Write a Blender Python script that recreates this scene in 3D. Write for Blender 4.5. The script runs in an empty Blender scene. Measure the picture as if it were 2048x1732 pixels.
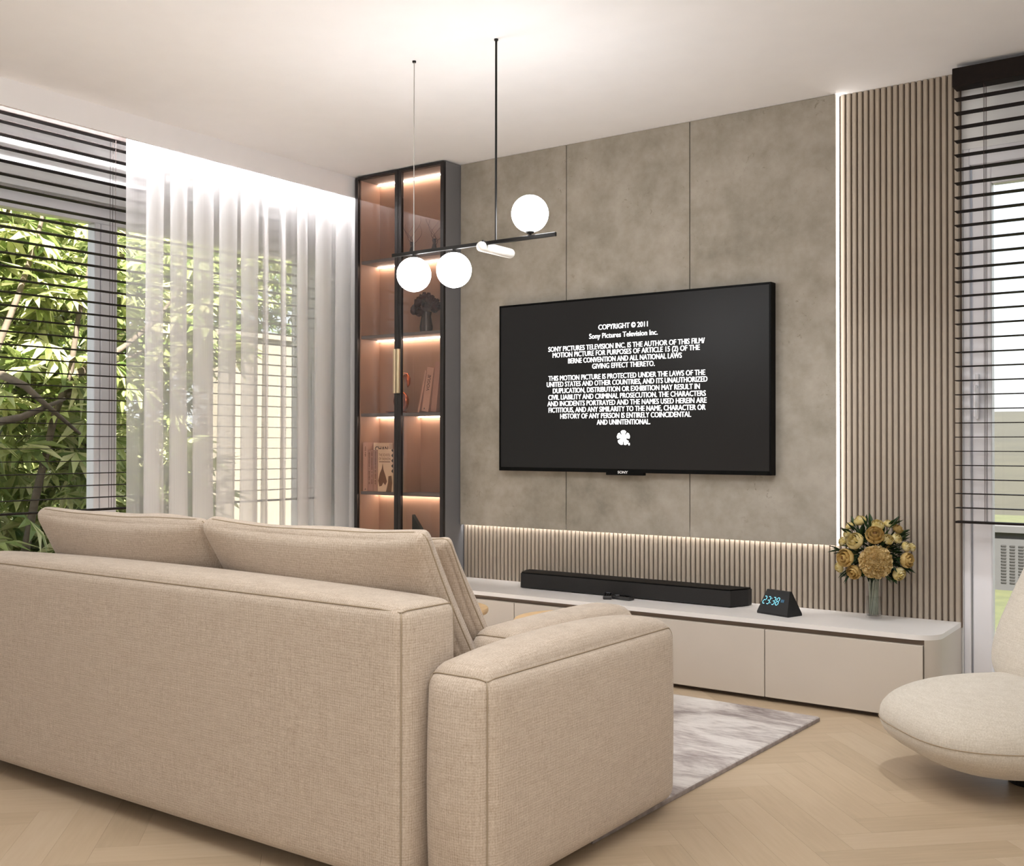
import bpy, bmesh, math, random
from mathutils import Vector, Matrix, noise
from math import sin, cos, pi, radians, sqrt

SC = bpy.context.scene
COL = SC.collection
rnd = random.Random(7)

# ------------------------------------------------------------------ camera
cam_d = bpy.data.cameras.new('camera')
cam_d.sensor_fit = 'HORIZONTAL'
cam_d.sensor_width = 36.0
cam_d.lens = 2175.2028 / 2048 * 36.0
cam_d.clip_start = 0.05
cam_d.clip_end = 500
cam = bpy.data.objects.new('camera', cam_d)
COL.objects.link(cam)
CR = Vector((0.81218949, 0.58339206, 0.00139002))
CU = Vector((0.00479543, -0.00905865, 0.99994747))
CF = Vector((-0.58337401, 0.81214016, 0.01015495))
CP = Vector((4.446, -4.5346, 1.0213))
cam.matrix_world = Matrix(((CR.x, CU.x, -CF.x, CP.x), (CR.y, CU.y, -CF.y, CP.y), (CR.z, CU.z, -CF.z, CP.z), (0, 0, 0, 1)))
SC.camera = cam

# ------------------------------------------------------------------ world, sun, area lights, exposure
world = bpy.data.worlds.new('sky')
SC.world = world
world.use_nodes = True
wn = world.node_tree.nodes
wl = world.node_tree.links
wn.clear()
w_out = wn.new('ShaderNodeOutputWorld')
w_bg = wn.new('ShaderNodeBackground')
w_sky = wn.new('ShaderNodeTexSky')
w_sky.sky_type = 'NISHITA'
w_sky.sun_disc = False
w_sky.sun_elevation = radians(48)
w_sky.sun_rotation = radians(130)
w_sky.air_density = 1.0
w_sky.dust_density = 3.5
w_sky.ozone_density = 1.0
w_mix = wn.new('ShaderNodeMix')
w_mix.data_type = 'RGBA'
w_mix.inputs['Factor'].default_value = 0.55
w_mix.inputs['B'].default_value = (9.0, 9.2, 9.6, 1)
wl.new(w_sky.outputs[0], w_mix.inputs['A'])
wl.new(w_mix.outputs['Result'], w_bg.inputs[0])
w_bg.inputs[1].default_value = 0.19
wl.new(w_bg.outputs[0], w_out.inputs[0])

sun_d = bpy.data.lights.new('sun', 'SUN')
sun_d.energy = 23.0
sun_d.angle = radians(1.2)
sun_d.color = (1.0, 0.95, 0.86)
sun = bpy.data.objects.new('sun', sun_d)
COL.objects.link(sun)
sun.rotation_euler = Vector((-0.55, 0.45, -0.75)).to_track_quat('-Z', 'Y').to_euler()


def area_light(name, loc, target, sx, sy, power, color):
    d = bpy.data.lights.new(name, 'AREA')
    d.shape = 'RECTANGLE'
    d.size = sx
    d.size_y = sy
    d.energy = power
    d.color = color
    o = bpy.data.objects.new(name, d)
    COL.objects.link(o)
    o.location = loc
    o.rotation_euler = (Vector(target) - Vector(loc)).to_track_quat('-Z', 'Y').to_euler()
    return o


# added fill lights, out of view: one shining down, one shining up
area_light('overhead_fill', (3.3, -3.1, 2.47), (3.3, -3.1, 0), 3.2, 1.5, 26, (0.94, 0.975, 1.0))
area_light('upward_fill', (3.6, -3.5, 1.75), (3.6, -3.5, 3), 3.0, 2.4, 17, (0.94, 0.975, 1.0))  # added floating fill to brighten the ceiling, no fitting there


def spot(name, loc, target, power, size, color):
    d = bpy.data.lights.new(name, 'SPOT')
    d.energy = power
    d.spot_size = radians(size)
    d.spot_blend = 0.7
    d.shadow_soft_size = 0.09
    d.color = color
    o = bpy.data.objects.new(name, d)
    COL.objects.link(o)
    o.location = loc
    o.rotation_euler = (Vector(target) - Vector(loc)).to_track_quat('-Z', 'Y').to_euler()


# added fill spots, out of view: bounce off the seat, brighter bench
spot('fill_spot', (2.75, -2.35, 2.46), (1.12, -1.65, 0.2), 2200, 36, (0.94, 0.975, 1.0))
spot('fill_spot', (3.45, -1.35, 2.46), (2.9, -0.35, 0.2), 45, 70, (0.94, 0.975, 1.0))
area_light('rear_fill', (4.6, -6.3, 1.5), (2.8, 0, 1.2), 2.4, 2.0, 24, (0.94, 0.975, 1.0))  # added fill from behind the camera, the rear wall is closed

SC.view_settings.view_transform = 'Standard'
SC.view_settings.look = 'None'
SC.view_settings.exposure = 0.50
SC.view_settings.gamma = 1.0
SC.view_settings.use_curve_mapping = False
SC.cycles.transparent_max_bounces = 24
SC.cycles.max_bounces = 10
SC.cycles.sample_clamp_indirect = 6.0
SC.cycles.caustics_reflective = False
SC.cycles.caustics_refractive = False


# ------------------------------------------------------------------ materials
def srgb(r, g, b):
    def f(c):
        c /= 255.0
        return c / 12.92 if c <= 0.04045 else ((c + 0.055) / 1.055) ** 2.4
    return (f(r), f(g), f(b), 1.0)


class Mat:
    def __init__(self, name):
        self.m = bpy.data.materials.new(name)
        self.m.use_nodes = True
        self.nt = self.m.node_tree
        self.n = self.nt.nodes
        self.b = self.n['Principled BSDF']
        self.out = self.n['Material Output']
        self._co = None

    def link(self, a, b):
        self.nt.links.new(a, b)

    def co(self, kind='Object'):
        if self._co is None:
            self._co = self.n.new('ShaderNodeTexCoord')
        return self._co.outputs[kind]

    def mapped(self, scale=(1, 1, 1), rot=(0, 0, 0), kind='Object'):
        mp = self.n.new('ShaderNodeMapping')
        mp.inputs['Scale'].default_value = scale
        mp.inputs['Rotation'].default_value = rot
        self.link(self.co(kind), mp.inputs['Vector'])
        return mp.outputs[0]

    def noise(self, scale, detail=3, rough=0.5, vec=None, dist=0.0):
        t = self.n.new('ShaderNodeTexNoise')
        t.inputs['Scale'].default_value = scale
        t.inputs['Detail'].default_value = detail
        t.inputs['Roughness'].default_value = rough
        t.inputs['Distortion'].default_value = dist
        self.link(vec if vec is not None else self.co(), t.inputs['Vector'])
        return t.outputs['Fac']

    def ramp(self, fac, stops):
        r = self.n.new('ShaderNodeValToRGB')
        e = r.color_ramp.elements
        while len(e) < len(stops):
            e.new(0.5)
        for i, (p, c) in enumerate(stops):
            e[i].position = p
            e[i].color = c
        self.link(fac, r.inputs[0])
        return r.outputs[0]

    def math(self, op, a, b=None):
        m = self.n.new('ShaderNodeMath')
        m.operation = op
        for i, v in enumerate((a, b)):
            if v is None:
                continue
            if isinstance(v, (int, float)):
                m.inputs[i].default_value = v
            else:
                self.link(v, m.inputs[i])
        return m.outputs[0]

    def mix(self, fac, a, b):
        m = self.n.new('ShaderNodeMix')
        m.data_type = 'RGBA'
        for k, v in (('Factor', fac), ('A', a), ('B', b)):
            if isinstance(v, (int, float)):
                m.inputs[k].default_value = v
            elif isinstance(v, tuple):
                m.inputs[k].default_value = v
            else:
                self.link(v, m.inputs[k])
        return m.outputs['Result']

    def bump(self, h, strength=0.3, dist=0.01):
        b = self.n.new('ShaderNodeBump')
        b.inputs['Strength'].default_value = strength
        b.inputs['Distance'].default_value = dist
        self.link(h, b.inputs['Height'])
        self.link(b.outputs[0], self.b.inputs['Normal'])

    def base(self, c):
        if isinstance(c, tuple):
            self.b.inputs['Base Color'].default_value = c
        else:
            self.link(c, self.b.inputs['Base Color'])

    def set(self, **k):
        for a, v in k.items():
            self.b.inputs[a.replace('_', ' ')].default_value = v
        return self


def plain(name, c, rough=0.5, metal=0.0, spec=0.5, var=0.03, nscale=8):
    m = Mat(name)
    f = m.noise(nscale, 3)
    d = tuple(max(0, x * (1 - var)) for x in c[:3]) + (1,)
    l = tuple(min(1, x * (1 + var)) for x in c[:3]) + (1,)
    m.base(m.ramp(f, [(0.3, d), (0.7, l)]))
    m.set(Roughness=rough, Metallic=metal)
    m.b.inputs['Specular IOR Level'].default_value = spec
    return m.m


def emitter(name, c, strength):
    m = Mat(name)
    m.n.remove(m.b)
    e = m.n.new('ShaderNodeEmission')
    e.inputs[0].default_value = c
    e.inputs[1].default_value = strength
    m.link(e.outputs[0], m.out.inputs[0])
    return m.m


def fabric(name, c1, c2, weave=290.0, amp=1.0):
    m = Mat(name)
    # slubby basket weave: warp and weft lines along the three axes plus uneven yarn
    sx = m.n.new('ShaderNodeSeparateXYZ')
    m.link(m.co(), sx.inputs[0])
    jit = m.noise(60, 2)
    j = m.math('MULTIPLY', jit, 1.6)
    nrm = m.n.new('ShaderNodeSeparateXYZ')
    m.link(m.co('Normal'), nrm.inputs[0])
    lines = []
    for ax in 'XYZ':
        a = m.math('ADD', m.math('MULTIPLY', sx.outputs[ax], weave * 3.6), j)
        wgt = m.math('SUBTRACT', 1.0, m.math('ABSOLUTE', nrm.outputs[ax]))
        lines.append(m.math('MULTIPLY', m.math('SINE', a), m.math('MULTIPLY', wgt, amp)))
    s = m.math('ADD', m.math('ADD', lines[0], lines[1]), lines[2])
    s = m.math('ADD', m.math('MULTIPLY', s, 0.16), 0.5)
    yarn = m.noise(260, 3, 0.65)
    slub_h = m.noise(1.0, 3, 0.6, vec=m.mapped((22, 22, 240)))
    slub_v = m.noise(1.0, 3, 0.6, vec=m.mapped((240, 240, 22)))
    slub = m.math('MULTIPLY', m.math('ADD', slub_h, slub_v), 0.5)
    v = m.math('ADD', m.math('MULTIPLY', s, 0.18), m.math('ADD', m.math('MULTIPLY', yarn, 0.38), m.math('MULTIPLY', slub, 0.40)))
    m.base(m.ramp(v, [(0.34, c1), (0.62, c2)]))
    m.bump(v, 0.3, 0.003)
    m.set(Roughness=0.95)
    m.b.inputs['Specular IOR Level'].default_value = 0.15
    m.b.inputs['Sheen Weight'].default_value = 0.25
    return m.m


M = {}
M['wall'] = plain('white_paint', srgb(238, 236, 234), 0.8, var=0.01)
M['ceiling'] = plain('ceiling_paint', srgb(242, 240, 241), 0.85, var=0.01)
M['fascia'] = plain('pelmet_paint', srgb(238, 235, 235), 0.85, var=0.01)
M['frame_white'] = plain('window_frame_enamel', srgb(238, 235, 238), 0.35, var=0.01)
M['black_wood'] = plain('black_stained_wood', srgb(28, 21, 18), 0.7, spec=0.15, var=0.2, nscale=40)
M['black_metal'] = plain('black_metal', srgb(30, 28, 26), 0.4, metal=0.6)
M['steel'] = plain('brushed_steel', srgb(170, 166, 160), 0.35, metal=0.9)
M['cord'] = plain('ladder_cord', srgb(62, 44, 40), 0.8)
M['bench'] = plain('cashmere_lacquer', srgb(198, 187, 174), 0.42, var=0.01)
M['bench_top'] = plain('bench_top_lacquer', srgb(230, 224, 219), 0.38, var=0.01)
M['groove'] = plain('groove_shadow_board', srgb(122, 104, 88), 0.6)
M['plinth'] = plain('dark_plinth', srgb(108, 90, 76), 0.6)
M['slat'] = plain('slat_laminate', srgb(164, 151, 136), 0.5, var=0.03)
M['slat_back'] = plain('slat_backing', srgb(112, 94, 80), 0.8)
M['joint'] = plain('dark_joint_board', srgb(46, 38, 32), 0.9)  # dark colour stands in for the shadow in the panel gaps
M['cab'] = plain('graphite_laminate', srgb(112, 111, 113), 0.45, var=0.03)
M['cab_dark'] = plain('dark_anodised_frame', srgb(38, 34, 33), 0.35, metal=0.3)
M['cab_in'] = plain('walnut_interior', srgb(172, 138, 116), 0.5, var=0.05)
M['brass'] = plain('champagne_brass', srgb(196, 176, 142), 0.35, metal=0.5)
M['copper'] = plain('copper_glaze', srgb(190, 96, 48), 0.18, metal=0.7)
M['tv_body'] = plain('tv_black_plastic', srgb(3, 3, 3), 0.5, spec=0.1)
M['bar'] = plain('soundbar_mesh_black', srgb(19, 16, 15), 0.7, var=0.2, nscale=300)
M['remote'] = plain('remote_plastic', srgb(40, 38, 38), 0.4)
M['clock'] = plain('clock_black', srgb(12, 11, 11), 0.4)
M['seam'] = plain('seam_thread', srgb(168, 150, 126), 0.9)
M['table_wood'] = plain('oak_veneer', srgb(226, 190, 142), 0.45, var=0.08, nscale=20)
M['sofa'] = fabric('woven_oat_upholstery', srgb(167, 147, 127), srgb(213, 197, 179))
M['chair'] = fabric('woven_ivory_upholstery', srgb(184, 172, 155), srgb(218, 209, 196), 260, 0.45)
M['trunk'] = plain('bark', srgb(100, 88, 76), 0.9, var=0.25, nscale=25)
M['stonewall'] = plain('grey_block_wall', srgb(72, 71, 72), 0.85, var=0.06, nscale=10)
M['stonehole'] = plain('grille_dark', srgb(48, 46, 46), 0.9)
M['render_wall'] = plain('beige_render', srgb(158, 148, 134), 0.9, var=0.04)
M['led'] = emitter('led_white', (1.0, 0.96, 0.92, 1), 7.0)
M['led_under'] = emitter('led_under_panel', (1.0, 0.985, 0.97, 1), 30.0)
M['led_cove'] = emitter('led_cove', (0.97, 0.98, 1.0, 1), 240.0)
M['led_shelf'] = emitter('led_warm', (1.0, 0.87, 0.76, 1), 20.0)
M['globe'] = emitter('opal_globe_lit', (0.97, 0.985, 1.0, 1), 28.0)
M['screen_text'] = emitter('screen_white', (1.0, 0.98, 0.97, 1), 2.0)
M['clock_digit'] = emitter('clock_cyan', (0.25, 0.75, 0.95, 1), 1.1)
M['clock_dim'] = emitter('clock_blue_dim', (0.12, 0.28, 0.42, 1), 0.5)
M['white_print'] = plain('white_print', srgb(240, 240, 240), 0.4)
M['opal'] = plain('opal_glass_off', srgb(228, 224, 218), 0.25, var=0.06, nscale=30)


def m_concrete():
    m = Mat('concrete_panel_finish')
    a = m.noise(1.6, 5, 0.6, dist=0.6)
    b = m.noise(9, 6, 0.65)
    pits = m.noise(26, 6, 0.72, dist=1.2)
    big = m.noise(0.8, 2)
    v = m.math('ADD', m.math('MULTIPLY', a, 0.5), m.math('MULTIPLY', b, 0.5))
    col = m.ramp(v, [(0.36, srgb(130, 123, 111)), (0.5, srgb(151, 143, 131)), (0.64, srgb(166, 158, 147))])
    mask = m.math('MULTIPLY', m.ramp(pits, [(0.60, (0, 0, 0, 1)), (0.68, (1, 1, 1, 1))]), m.ramp(m.noise(3.5, 3, 0.5), [(0.48, (0, 0, 0, 1)), (0.62, (1, 1, 1, 1))]))
    m.base(m.mix(m.math('MULTIPLY', mask, 0.7), col, srgb(108, 99, 86)))
    m.bump(m.math('SUBTRACT', b, m.math('MULTIPLY', mask, 0.5)), 0.18, 0.004)
    m.set(Roughness=0.75)
    m.b.inputs['Specular IOR Level'].default_value = 0.25
    return m.m


def m_parquet():
    m = Mat('pale_oak_parquet')
    oi = m.n.new('ShaderNodeObjectInfo')
    gi = m.n.new('ShaderNodeNewGeometry')
    rv = m.math('FRACT', m.math('ADD', oi.outputs['Random'], gi.outputs['Random Per Island']))
    grain = m.noise(1.0, 6, 0.6, vec=m.mapped((5, 60, 40)), dist=0.5)
    soft = m.noise(3.0, 3, 0.5)
    v = m.math('ADD', m.math('MULTIPLY', rv, 0.25), m.math('ADD', m.math('MULTIPLY', grain, 0.5), m.math('MULTIPLY', soft, 0.25)))
    m.base(m.ramp(v, [(0.25, srgb(176, 155, 128)), (0.5, srgb(190, 168, 140)), (0.8, srgb(200, 180, 154))]))
    m.bump(grain, 0.05, 0.002)
    m.set(Roughness=0.42)
    m.b.inputs['Specular IOR Level'].default_value = 0.35
    return m.m


def m_rug():
    m = Mat('abstract_rug')
    st = m.noise(1.0, 5, 0.62, vec=m.mapped((1.5, 4.2, 1)), dist=1.2)
    fi = m.noise(1.0, 5, 0.7, vec=m.mapped((14, 60, 1)))
    v = m.math('ADD', m.math('MULTIPLY', st, 0.72), m.math('MULTIPLY', fi, 0.28))
    m.base(m.ramp(v, [(0.34, srgb(128, 115, 112)), (0.45, srgb(178, 167, 162)), (0.54, srgb(214, 206, 200)), (0.7, srgb(232, 226, 220))]))
    m.bump(m.noise(300, 2), 0.4, 0.004)
    m.set(Roughness=0.95)
    m.b.inputs['Specular IOR Level'].default_value = 0.1
    return m.m


def m_glass(name, tint, gloss, rough=0.02, base_alpha=None):
    m = Mat(name)
    m.n.remove(m.b)
    t = m.n.new('ShaderNodeBsdfTransparent')
    t.inputs[0].default_value = tint
    g = m.n.new('ShaderNodeBsdfGlossy')
    g.inputs['Roughness'].default_value = rough
    fr = m.n.new('ShaderNodeFresnel')
    fr.inputs['IOR'].default_value = 1.45
    gi = m.n.new('ShaderNodeNewGeometry')
    front = m.math('SUBTRACT', 1.0, gi.outputs['Backfacing'])
    fac = m.math('MULTIPLY', m.math('MULTIPLY', fr.outputs[0], gloss), front)
    mx = m.n.new('ShaderNodeMixShader')
    m.link(fac, mx.inputs[0])
    m.link(t.outputs[0], mx.inputs[1])
    m.link(g.outputs[0], mx.inputs[2])
    m.link(mx.outputs[0], m.out.inputs[0])
    return m.m


def m_sheer():
    m = Mat('sheer_voile')
    m.n.remove(m.b)
    t = m.n.new('ShaderNodeBsdfTransparent')
    t.inputs[0].default_value = (1, 1, 1, 1)
    d = m.n.new('ShaderNodeBsdfDiffuse')
    d.inputs[0].default_value = srgb(246, 243, 242)
    tl = m.n.new('ShaderNodeBsdfTranslucent')
    tl.inputs[0].default_value = srgb(246, 243, 242)
    a = m.n.new('ShaderNodeMixShader')
    a.inputs[0].default_value = 0.5
    m.link(d.outputs[0], a.inputs[1])
    m.link(tl.outputs[0], a.inputs[2])
    thr = m.noise(1.0, 2, 0.5, vec=m.mapped((500, 500, 3)))
    fac = m.math('ADD', m.math('MULTIPLY', thr, 0.1), 0.49)
    mx = m.n.new('ShaderNodeMixShader')
    m.link(fac, mx.inputs[0])
    m.link(t.outputs[0], mx.inputs[1])
    m.link(a.outputs[0], mx.inputs[2])
    m.link(mx.outputs[0], m.out.inputs[0])
    return m.m


def m_leaf(name, c1, c2, c3):
    m = Mat(name)
    m.n.remove(m.b)
    oi = m.n.new('ShaderNodeObjectInfo')
    gi = m.n.new('ShaderNodeNewGeometry')
    rv = m.math('FRACT', m.math('ADD', oi.outputs['Random'], gi.outputs['Random Per Island']))
    col = m.ramp(rv, [(0.0, c1), (0.5, c2), (1.0, c3)])
    d = m.n.new('ShaderNodeBsdfPrincipled')
    m.link(col, d.inputs['Base Color'])
    d.inputs['Roughness'].default_value = 0.5
    t = m.n.new('ShaderNodeBsdfTranslucent')
    m.link(col, t.inputs[0])
    mx = m.n.new('ShaderNodeMixShader')
    mx.inputs[0].default_value = 0.35
    m.link(d.outputs[0], mx.inputs[1])
    m.link(t.outputs[0], mx.inputs[2])
    m.link(mx.outputs[0], m.out.inputs[0])
    return m.m


def m_screen():
    m = Mat('tv_screen_dark')
    m.base(srgb(9, 8, 8))
    m.set(Roughness=0.4)
    m.b.inputs['Specular IOR Level'].default_value = 0.2
    m.b.inputs['Emission Color'].default_value = (1.0, 0.9, 0.82, 1)
    m.b.inputs['Emission Strength'].default_value = 0.007
    return m.m


def m_ground(name, c1, c2, scale):
    m = Mat(name)
    f = m.noise(scale, 6, 0.7)
    g = m.noise(scale * 0.12, 3)
    v = m.math('ADD', m.math('MULTIPLY', f, 0.5), m.math('MULTIPLY', g, 0.5))
    m.base(m.ramp(v, [(0.35, c1), (0.65, c2)]))
    m.set(Roughness=0.95)
    return m.m


M['concrete'] = m_concrete()
M['parquet'] = m_parquet()
M['rug'] = m_rug()
M['pane'] = m_glass('window_pane', (0.96, 0.97, 0.96, 1), 0.6)
M['cab_glass'] = m_glass('tinted_cabinet_glass', (0.88, 0.83, 0.80, 1), 1.8)
M['vase_glass'] = m_glass('clear_vase_glass', (0.985, 0.985, 0.99, 1), 1.6)
M['water'] = m_glass('vase_water', (0.90, 0.91, 0.90, 1), 0.6)
M['sheer'] = m_sheer()
M['leaf'] = m_leaf('tree_leaf', srgb(104, 126, 64), srgb(164, 174, 108), srgb(226, 222, 172))
M['leaf_dark'] = m_leaf('hedge_leaf', srgb(46, 72, 30), srgb(80, 104, 44), srgb(128, 140, 66))
M['bq_leaf'] = m_leaf('bouquet_leaf', srgb(20, 38, 18), srgb(34, 56, 28), srgb(52, 78, 40))
M['rose'] = m_leaf('rose_petal', srgb(214, 192, 118), srgb(228, 210, 148), srgb(238, 226, 182))
M['rose_b'] = m_leaf('rose_petal_amber', srgb(188, 154, 88), srgb(208, 176, 110), srgb(224, 196, 132))
M['mum'] = m_leaf('carnation_petal', srgb(188, 158, 98), srgb(210, 182, 124), srgb(226, 204, 156))
M['rose_core'] = plain('rose_heart', srgb(104, 70, 34), 0.8)
M['stem'] = plain('green_stem', srgb(138, 142, 122), 0.6, var=0.15, nscale=60)
M['lawn'] = m_ground('lawn_grass', srgb(54, 58, 33), srgb(72, 74, 43), 60)
M['field'] = m_ground('dry_field', srgb(40, 38, 30), srgb(54, 51, 39), 0.6)
M['dark_petal'] = plain('dark_dried_petal', srgb(56, 26, 28), 0.9, var=0.3)
M['dark_vase'] = plain('dark_vase_glaze', srgb(44, 34, 32), 0.25)
M['book_a'] = plain('book_spine_mauve', srgb(196, 158, 142), 0.6)
M['book_b'] = plain('book_cover_cream', srgb(236, 212, 184), 0.6)
M['book_c'] = plain('book_spine_taupe', srgb(178, 140, 126), 0.6)
M['page'] = plain('book_pages', srgb(232, 216, 194), 0.9)
M['ink'] = plain('printing_ink', srgb(44, 30, 28), 0.7)
M['ink_soft'] = plain('printing_ink_brown', srgb(120, 84, 62), 0.7)
M['twig'] = plain('dry_twig', srgb(96, 58, 42), 0.9)


# ------------------------------------------------------------------ mesh helpers
def tag(o, label=None, cat=None, group=None, kind=None):
    if label:
        o['label'] = label
    if cat:
        o['category'] = cat
    if group:
        o['group'] = group
    if kind:
        o['kind'] = kind
    return o


def empty(name, loc=(0, 0, 0), rz=0.0, label=None, cat=None, group=None):
    o = bpy.data.objects.new(name, None)
    COL.objects.link(o)
    o.empty_display_size = 0.05
    o.location = loc
    o.rotation_euler = (0, 0, rz)
    return tag(o, label, cat, group)


class MB:
    """collects simple shapes into one mesh"""

    def __init__(self):
        self.v = []
        self.f = []

    def add(self, vs, fs, mat=None):
        k = len(self.v)
        if mat is not None:
            vs = [mat @ Vector(p) for p in vs]
        self.v += [tuple(p) for p in vs]
        self.f += [tuple(i + k for i in q) for q in fs]
        return self

    def box(self, x0, x1, y0, y1, z0, z1, bev=0.0, mat=None, seg=1):
        if bev <= 0:
            vs = [(x, y, z) for x in (x0, x1) for y in (y0, y1) for z in (z0, z1)]
            fs = [(0, 1, 3, 2), (4, 6, 7, 5), (0, 4, 5, 1), (2, 3, 7, 6), (0, 2, 6, 4), (1, 5, 7, 3)]
            return self.add(vs, fs, mat)
        bm = bmesh.new()
        bmesh.ops.create_cube(bm, size=1)
        for v in bm.verts:
            v.co = ((x0 + x1) / 2 + v.co.x * (x1 - x0), (y0 + y1) / 2 + v.co.y * (y1 - y0), (z0 + z1) / 2 + v.co.z * (z1 - z0))
        bmesh.ops.bevel(bm, geom=bm.edges[:], offset=bev, segments=seg, affect='EDGES', profile=0.5)
        bm.verts.index_update()
        vs = [v.co.copy() for v in bm.verts]
        fs = [tuple(v.index for v in f.verts) for f in bm.faces]
        bm.free()
        return self.add(vs, fs, mat)

    def prism(self, prof, a0, a1, axis='x', mat=None):
        """closed 2-D profile extruded along an axis; profile in the other two axes"""
        n = len(prof)
        def P(p, a):
            if axis == 'x':
                return (a, p[0], p[1])
            if axis == 'y':
                return (p[0], a, p[1])
            return (p[0], p[1], a)
        vs = [P(p, a0) for p in prof] + [P(p, a1) for p in prof]
        fs = [(i, (i + 1) % n, n + (i + 1) % n, n + i) for i in range(n)]
        fs += [tuple(range(n))[::-1], tuple(range(n, 2 * n))]
        return self.add(vs, fs, mat)

    def tube(self, pts, r, seg=8, closed=False, taper=None, cap=True, mat=None):
        pts = [Vector(p) for p in pts]
        n = len(pts)
        vs, fs = [], []
        up = None
        for i, p in enumerate(pts):
            if closed:
                t = pts[(i + 1) % n] - pts[i - 1]
            else:
                t = pts[min(i + 1, n - 1)] - pts[max(i - 1, 0)]
            if t.length < 1e-9:
                t = Vector((0, 0, 1))
            t.normalize()
            if up is None:
                up = Vector((0, 0, 1)) if abs(t.z) < 0.9 else Vector((1, 0, 0))
            u = t.cross(up)
            if u.length < 1e-4:
                u = t.cross(Vector((1, 0.3, 0)))
            u.normalize()
            w = u.cross(t).normalized()
            up = w
            rr = r if taper is None else r * taper(i / max(1, n - 1))
            vs += [p + (u * cos(2 * pi * k / seg) + w * sin(2 * pi * k / seg)) * rr for k in range(seg)]
        m = n if closed else n - 1
        for i in range(m):
            for k in range(seg):
                a, b = i * seg + k, i * seg + (k + 1) % seg
                j = (i + 1) % n
                fs.append((a, b, j * seg + (k + 1) % seg, j * seg + k))
        if cap and not closed:
            fs.append(tuple(range(seg))[::-1])
            fs.append(tuple(range((n - 1) * seg, n * seg)))
        return self.add(vs, fs, mat)

    def lathe(self, prof, seg=24, mat=None):
        """profile of (r, z); r = 0 closes"""
        vs, fs, rows = [], [], []
        for r, z in prof:
            if r < 1e-6:
                rows.append([len(vs)])
                vs.append((0, 0, z))
            else:
                rows.append(list(range(len(vs), len(vs) + seg)))
                vs += [(r * cos(2 * pi * k / seg), r * sin(2 * pi * k / seg), z) for k in range(seg)]
        for A, B in zip(rows, rows[1:]):
            for k in range(seg):
                a, b = A[k % len(A)], A[(k + 1) % len(A)]
                c, d = B[(k + 1) % len(B)], B[k % len(B)]
                q = []
                for i in (a, b, c, d):
                    if i not in q:
                        q.append(i)
                if len(q) > 2:
                    fs.append(tuple(q))
        return self.add(vs, fs, mat)

    def build(self, name, mat, parent=None, smooth=False, loc=None):
        me = bpy.data.meshes.new(name)
        me.from_pydata([tuple(p) for p in self.v], [], self.f)
        bm = bmesh.new()
        bm.from_mesh(me)
        bmesh.ops.recalc_face_normals(bm, faces=bm.faces[:])
        bm.to_mesh(me)
        bm.free()
        return link(name, me, mat, parent, smooth, loc)


def link(name, me, mat, parent=None, smooth=False, loc=None):
    if mat is not None and not me.materials:
        me.materials.append(mat)
    if smooth:
        me.shade_smooth()
        if smooth == 'auto':
            try:
                me.set_sharp_from_angle(angle=radians(40))
            except Exception:
                pass
    o = bpy.data.objects.new(name, me)
    COL.objects.link(o)
    if loc is not None:
        o.location = loc
    if parent is not None:
        o.parent = parent
    return o


def share(name, src, parent=None, loc=None, rot=None, scale=None):
    o = bpy.data.objects.new(name, src.data if hasattr(src, 'data') else src)
    COL.objects.link(o)
    if loc is not None:
        o.location = loc
    if rot is not None:
        o.rotation_euler = rot
    if scale is not None:
        o.scale = scale if hasattr(scale, '__len__') else (scale,) * 3
    if parent is not None:
        o.parent = parent
    return o


def box(name, mat, parent, x0, x1, y0, y1, z0, z1, bev=0.002, seg=1):
    return MB().box(x0, x1, y0, y1, z0, z1, bev, seg=seg).build(name, mat, parent)


FONT = None


def text_mesh(s, bold=0.0):
    """flat mesh of a text at size 1"""
    cu = bpy.data.curves.new('lettering', 'FONT')
    cu.body = s
    cu.size = 1.0
    cu.offset = bold
    cu.resolution_u = 3
    o = bpy.data.objects.new('lettering', cu)
    COL.objects.link(o)
    bpy.context.view_layer.update()
    dg = bpy.context.evaluated_depsgraph_get()
    me = bpy.data.meshes.new_from_object(o.evaluated_get(dg))
    vs = [v.co.copy() for v in me.vertices]
    fs = [tuple(p.vertices) for p in me.polygons]
    bpy.data.objects.remove(o)
    bpy.data.curves.remove(cu)
    bpy.data.meshes.remove(me)
    return vs, fs


_cap = [None]


def text_xz(mb, s, x0, x1, zc, cap, y, bold=0.0, mat=None):
    """lettering on a plane facing -Y, stretched to x0..x1, capitals 'cap' high centred on zc"""
    if _cap[0] is None:
        v, _ = text_mesh('H')
        _cap[0] = max(p.y for p in v) - min(p.y for p in v)
    vs, fs = text_mesh(s, bold)
    a, b = min(p.x for p in vs), max(p.x for p in vs)
    k = cap / _cap[0]
    out = [((p.x - a) / (b - a) * (x1 - x0) + x0, y, zc - cap / 2 + p.y * k) for p in vs]
    mb.add(out, fs, mat)


# ------------------------------------------------------------------ soft block (upholstery)
def softmap(hx, hy, hz, r, dome, p):
    """p on the cube [-1,1]^3 -> upholstered block: rounded box with domed faces"""
    q = Vector((p[0] * hx, p[1] * hy, p[2] * hz))
    inner = Vector((max(-(hx - r), min(hx - r, q.x)), max(-(hy - r), min(hy - r, q.y)), max(-(hz - r), min(hz - r, q.z))))
    d = q - inner
    if d.length > 1e-9:
        d.normalize()
    o = inner + d * r
    ux, uy, uz = (1 - p[0] ** 2), (1 - p[1] ** 2), (1 - p[2] ** 2)
    ex, ey, ez = (max(0, u) ** 0.62 for u in (ux, uy, uz))
    o.x += dome[0] * p[0] * ey * ez
    o.y += dome[1] * p[1] * ex * ez
    o.z += dome[2] * (p[2] if p[2] > 0 else p[2] * 0.15) * ex * ey
    return o


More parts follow.
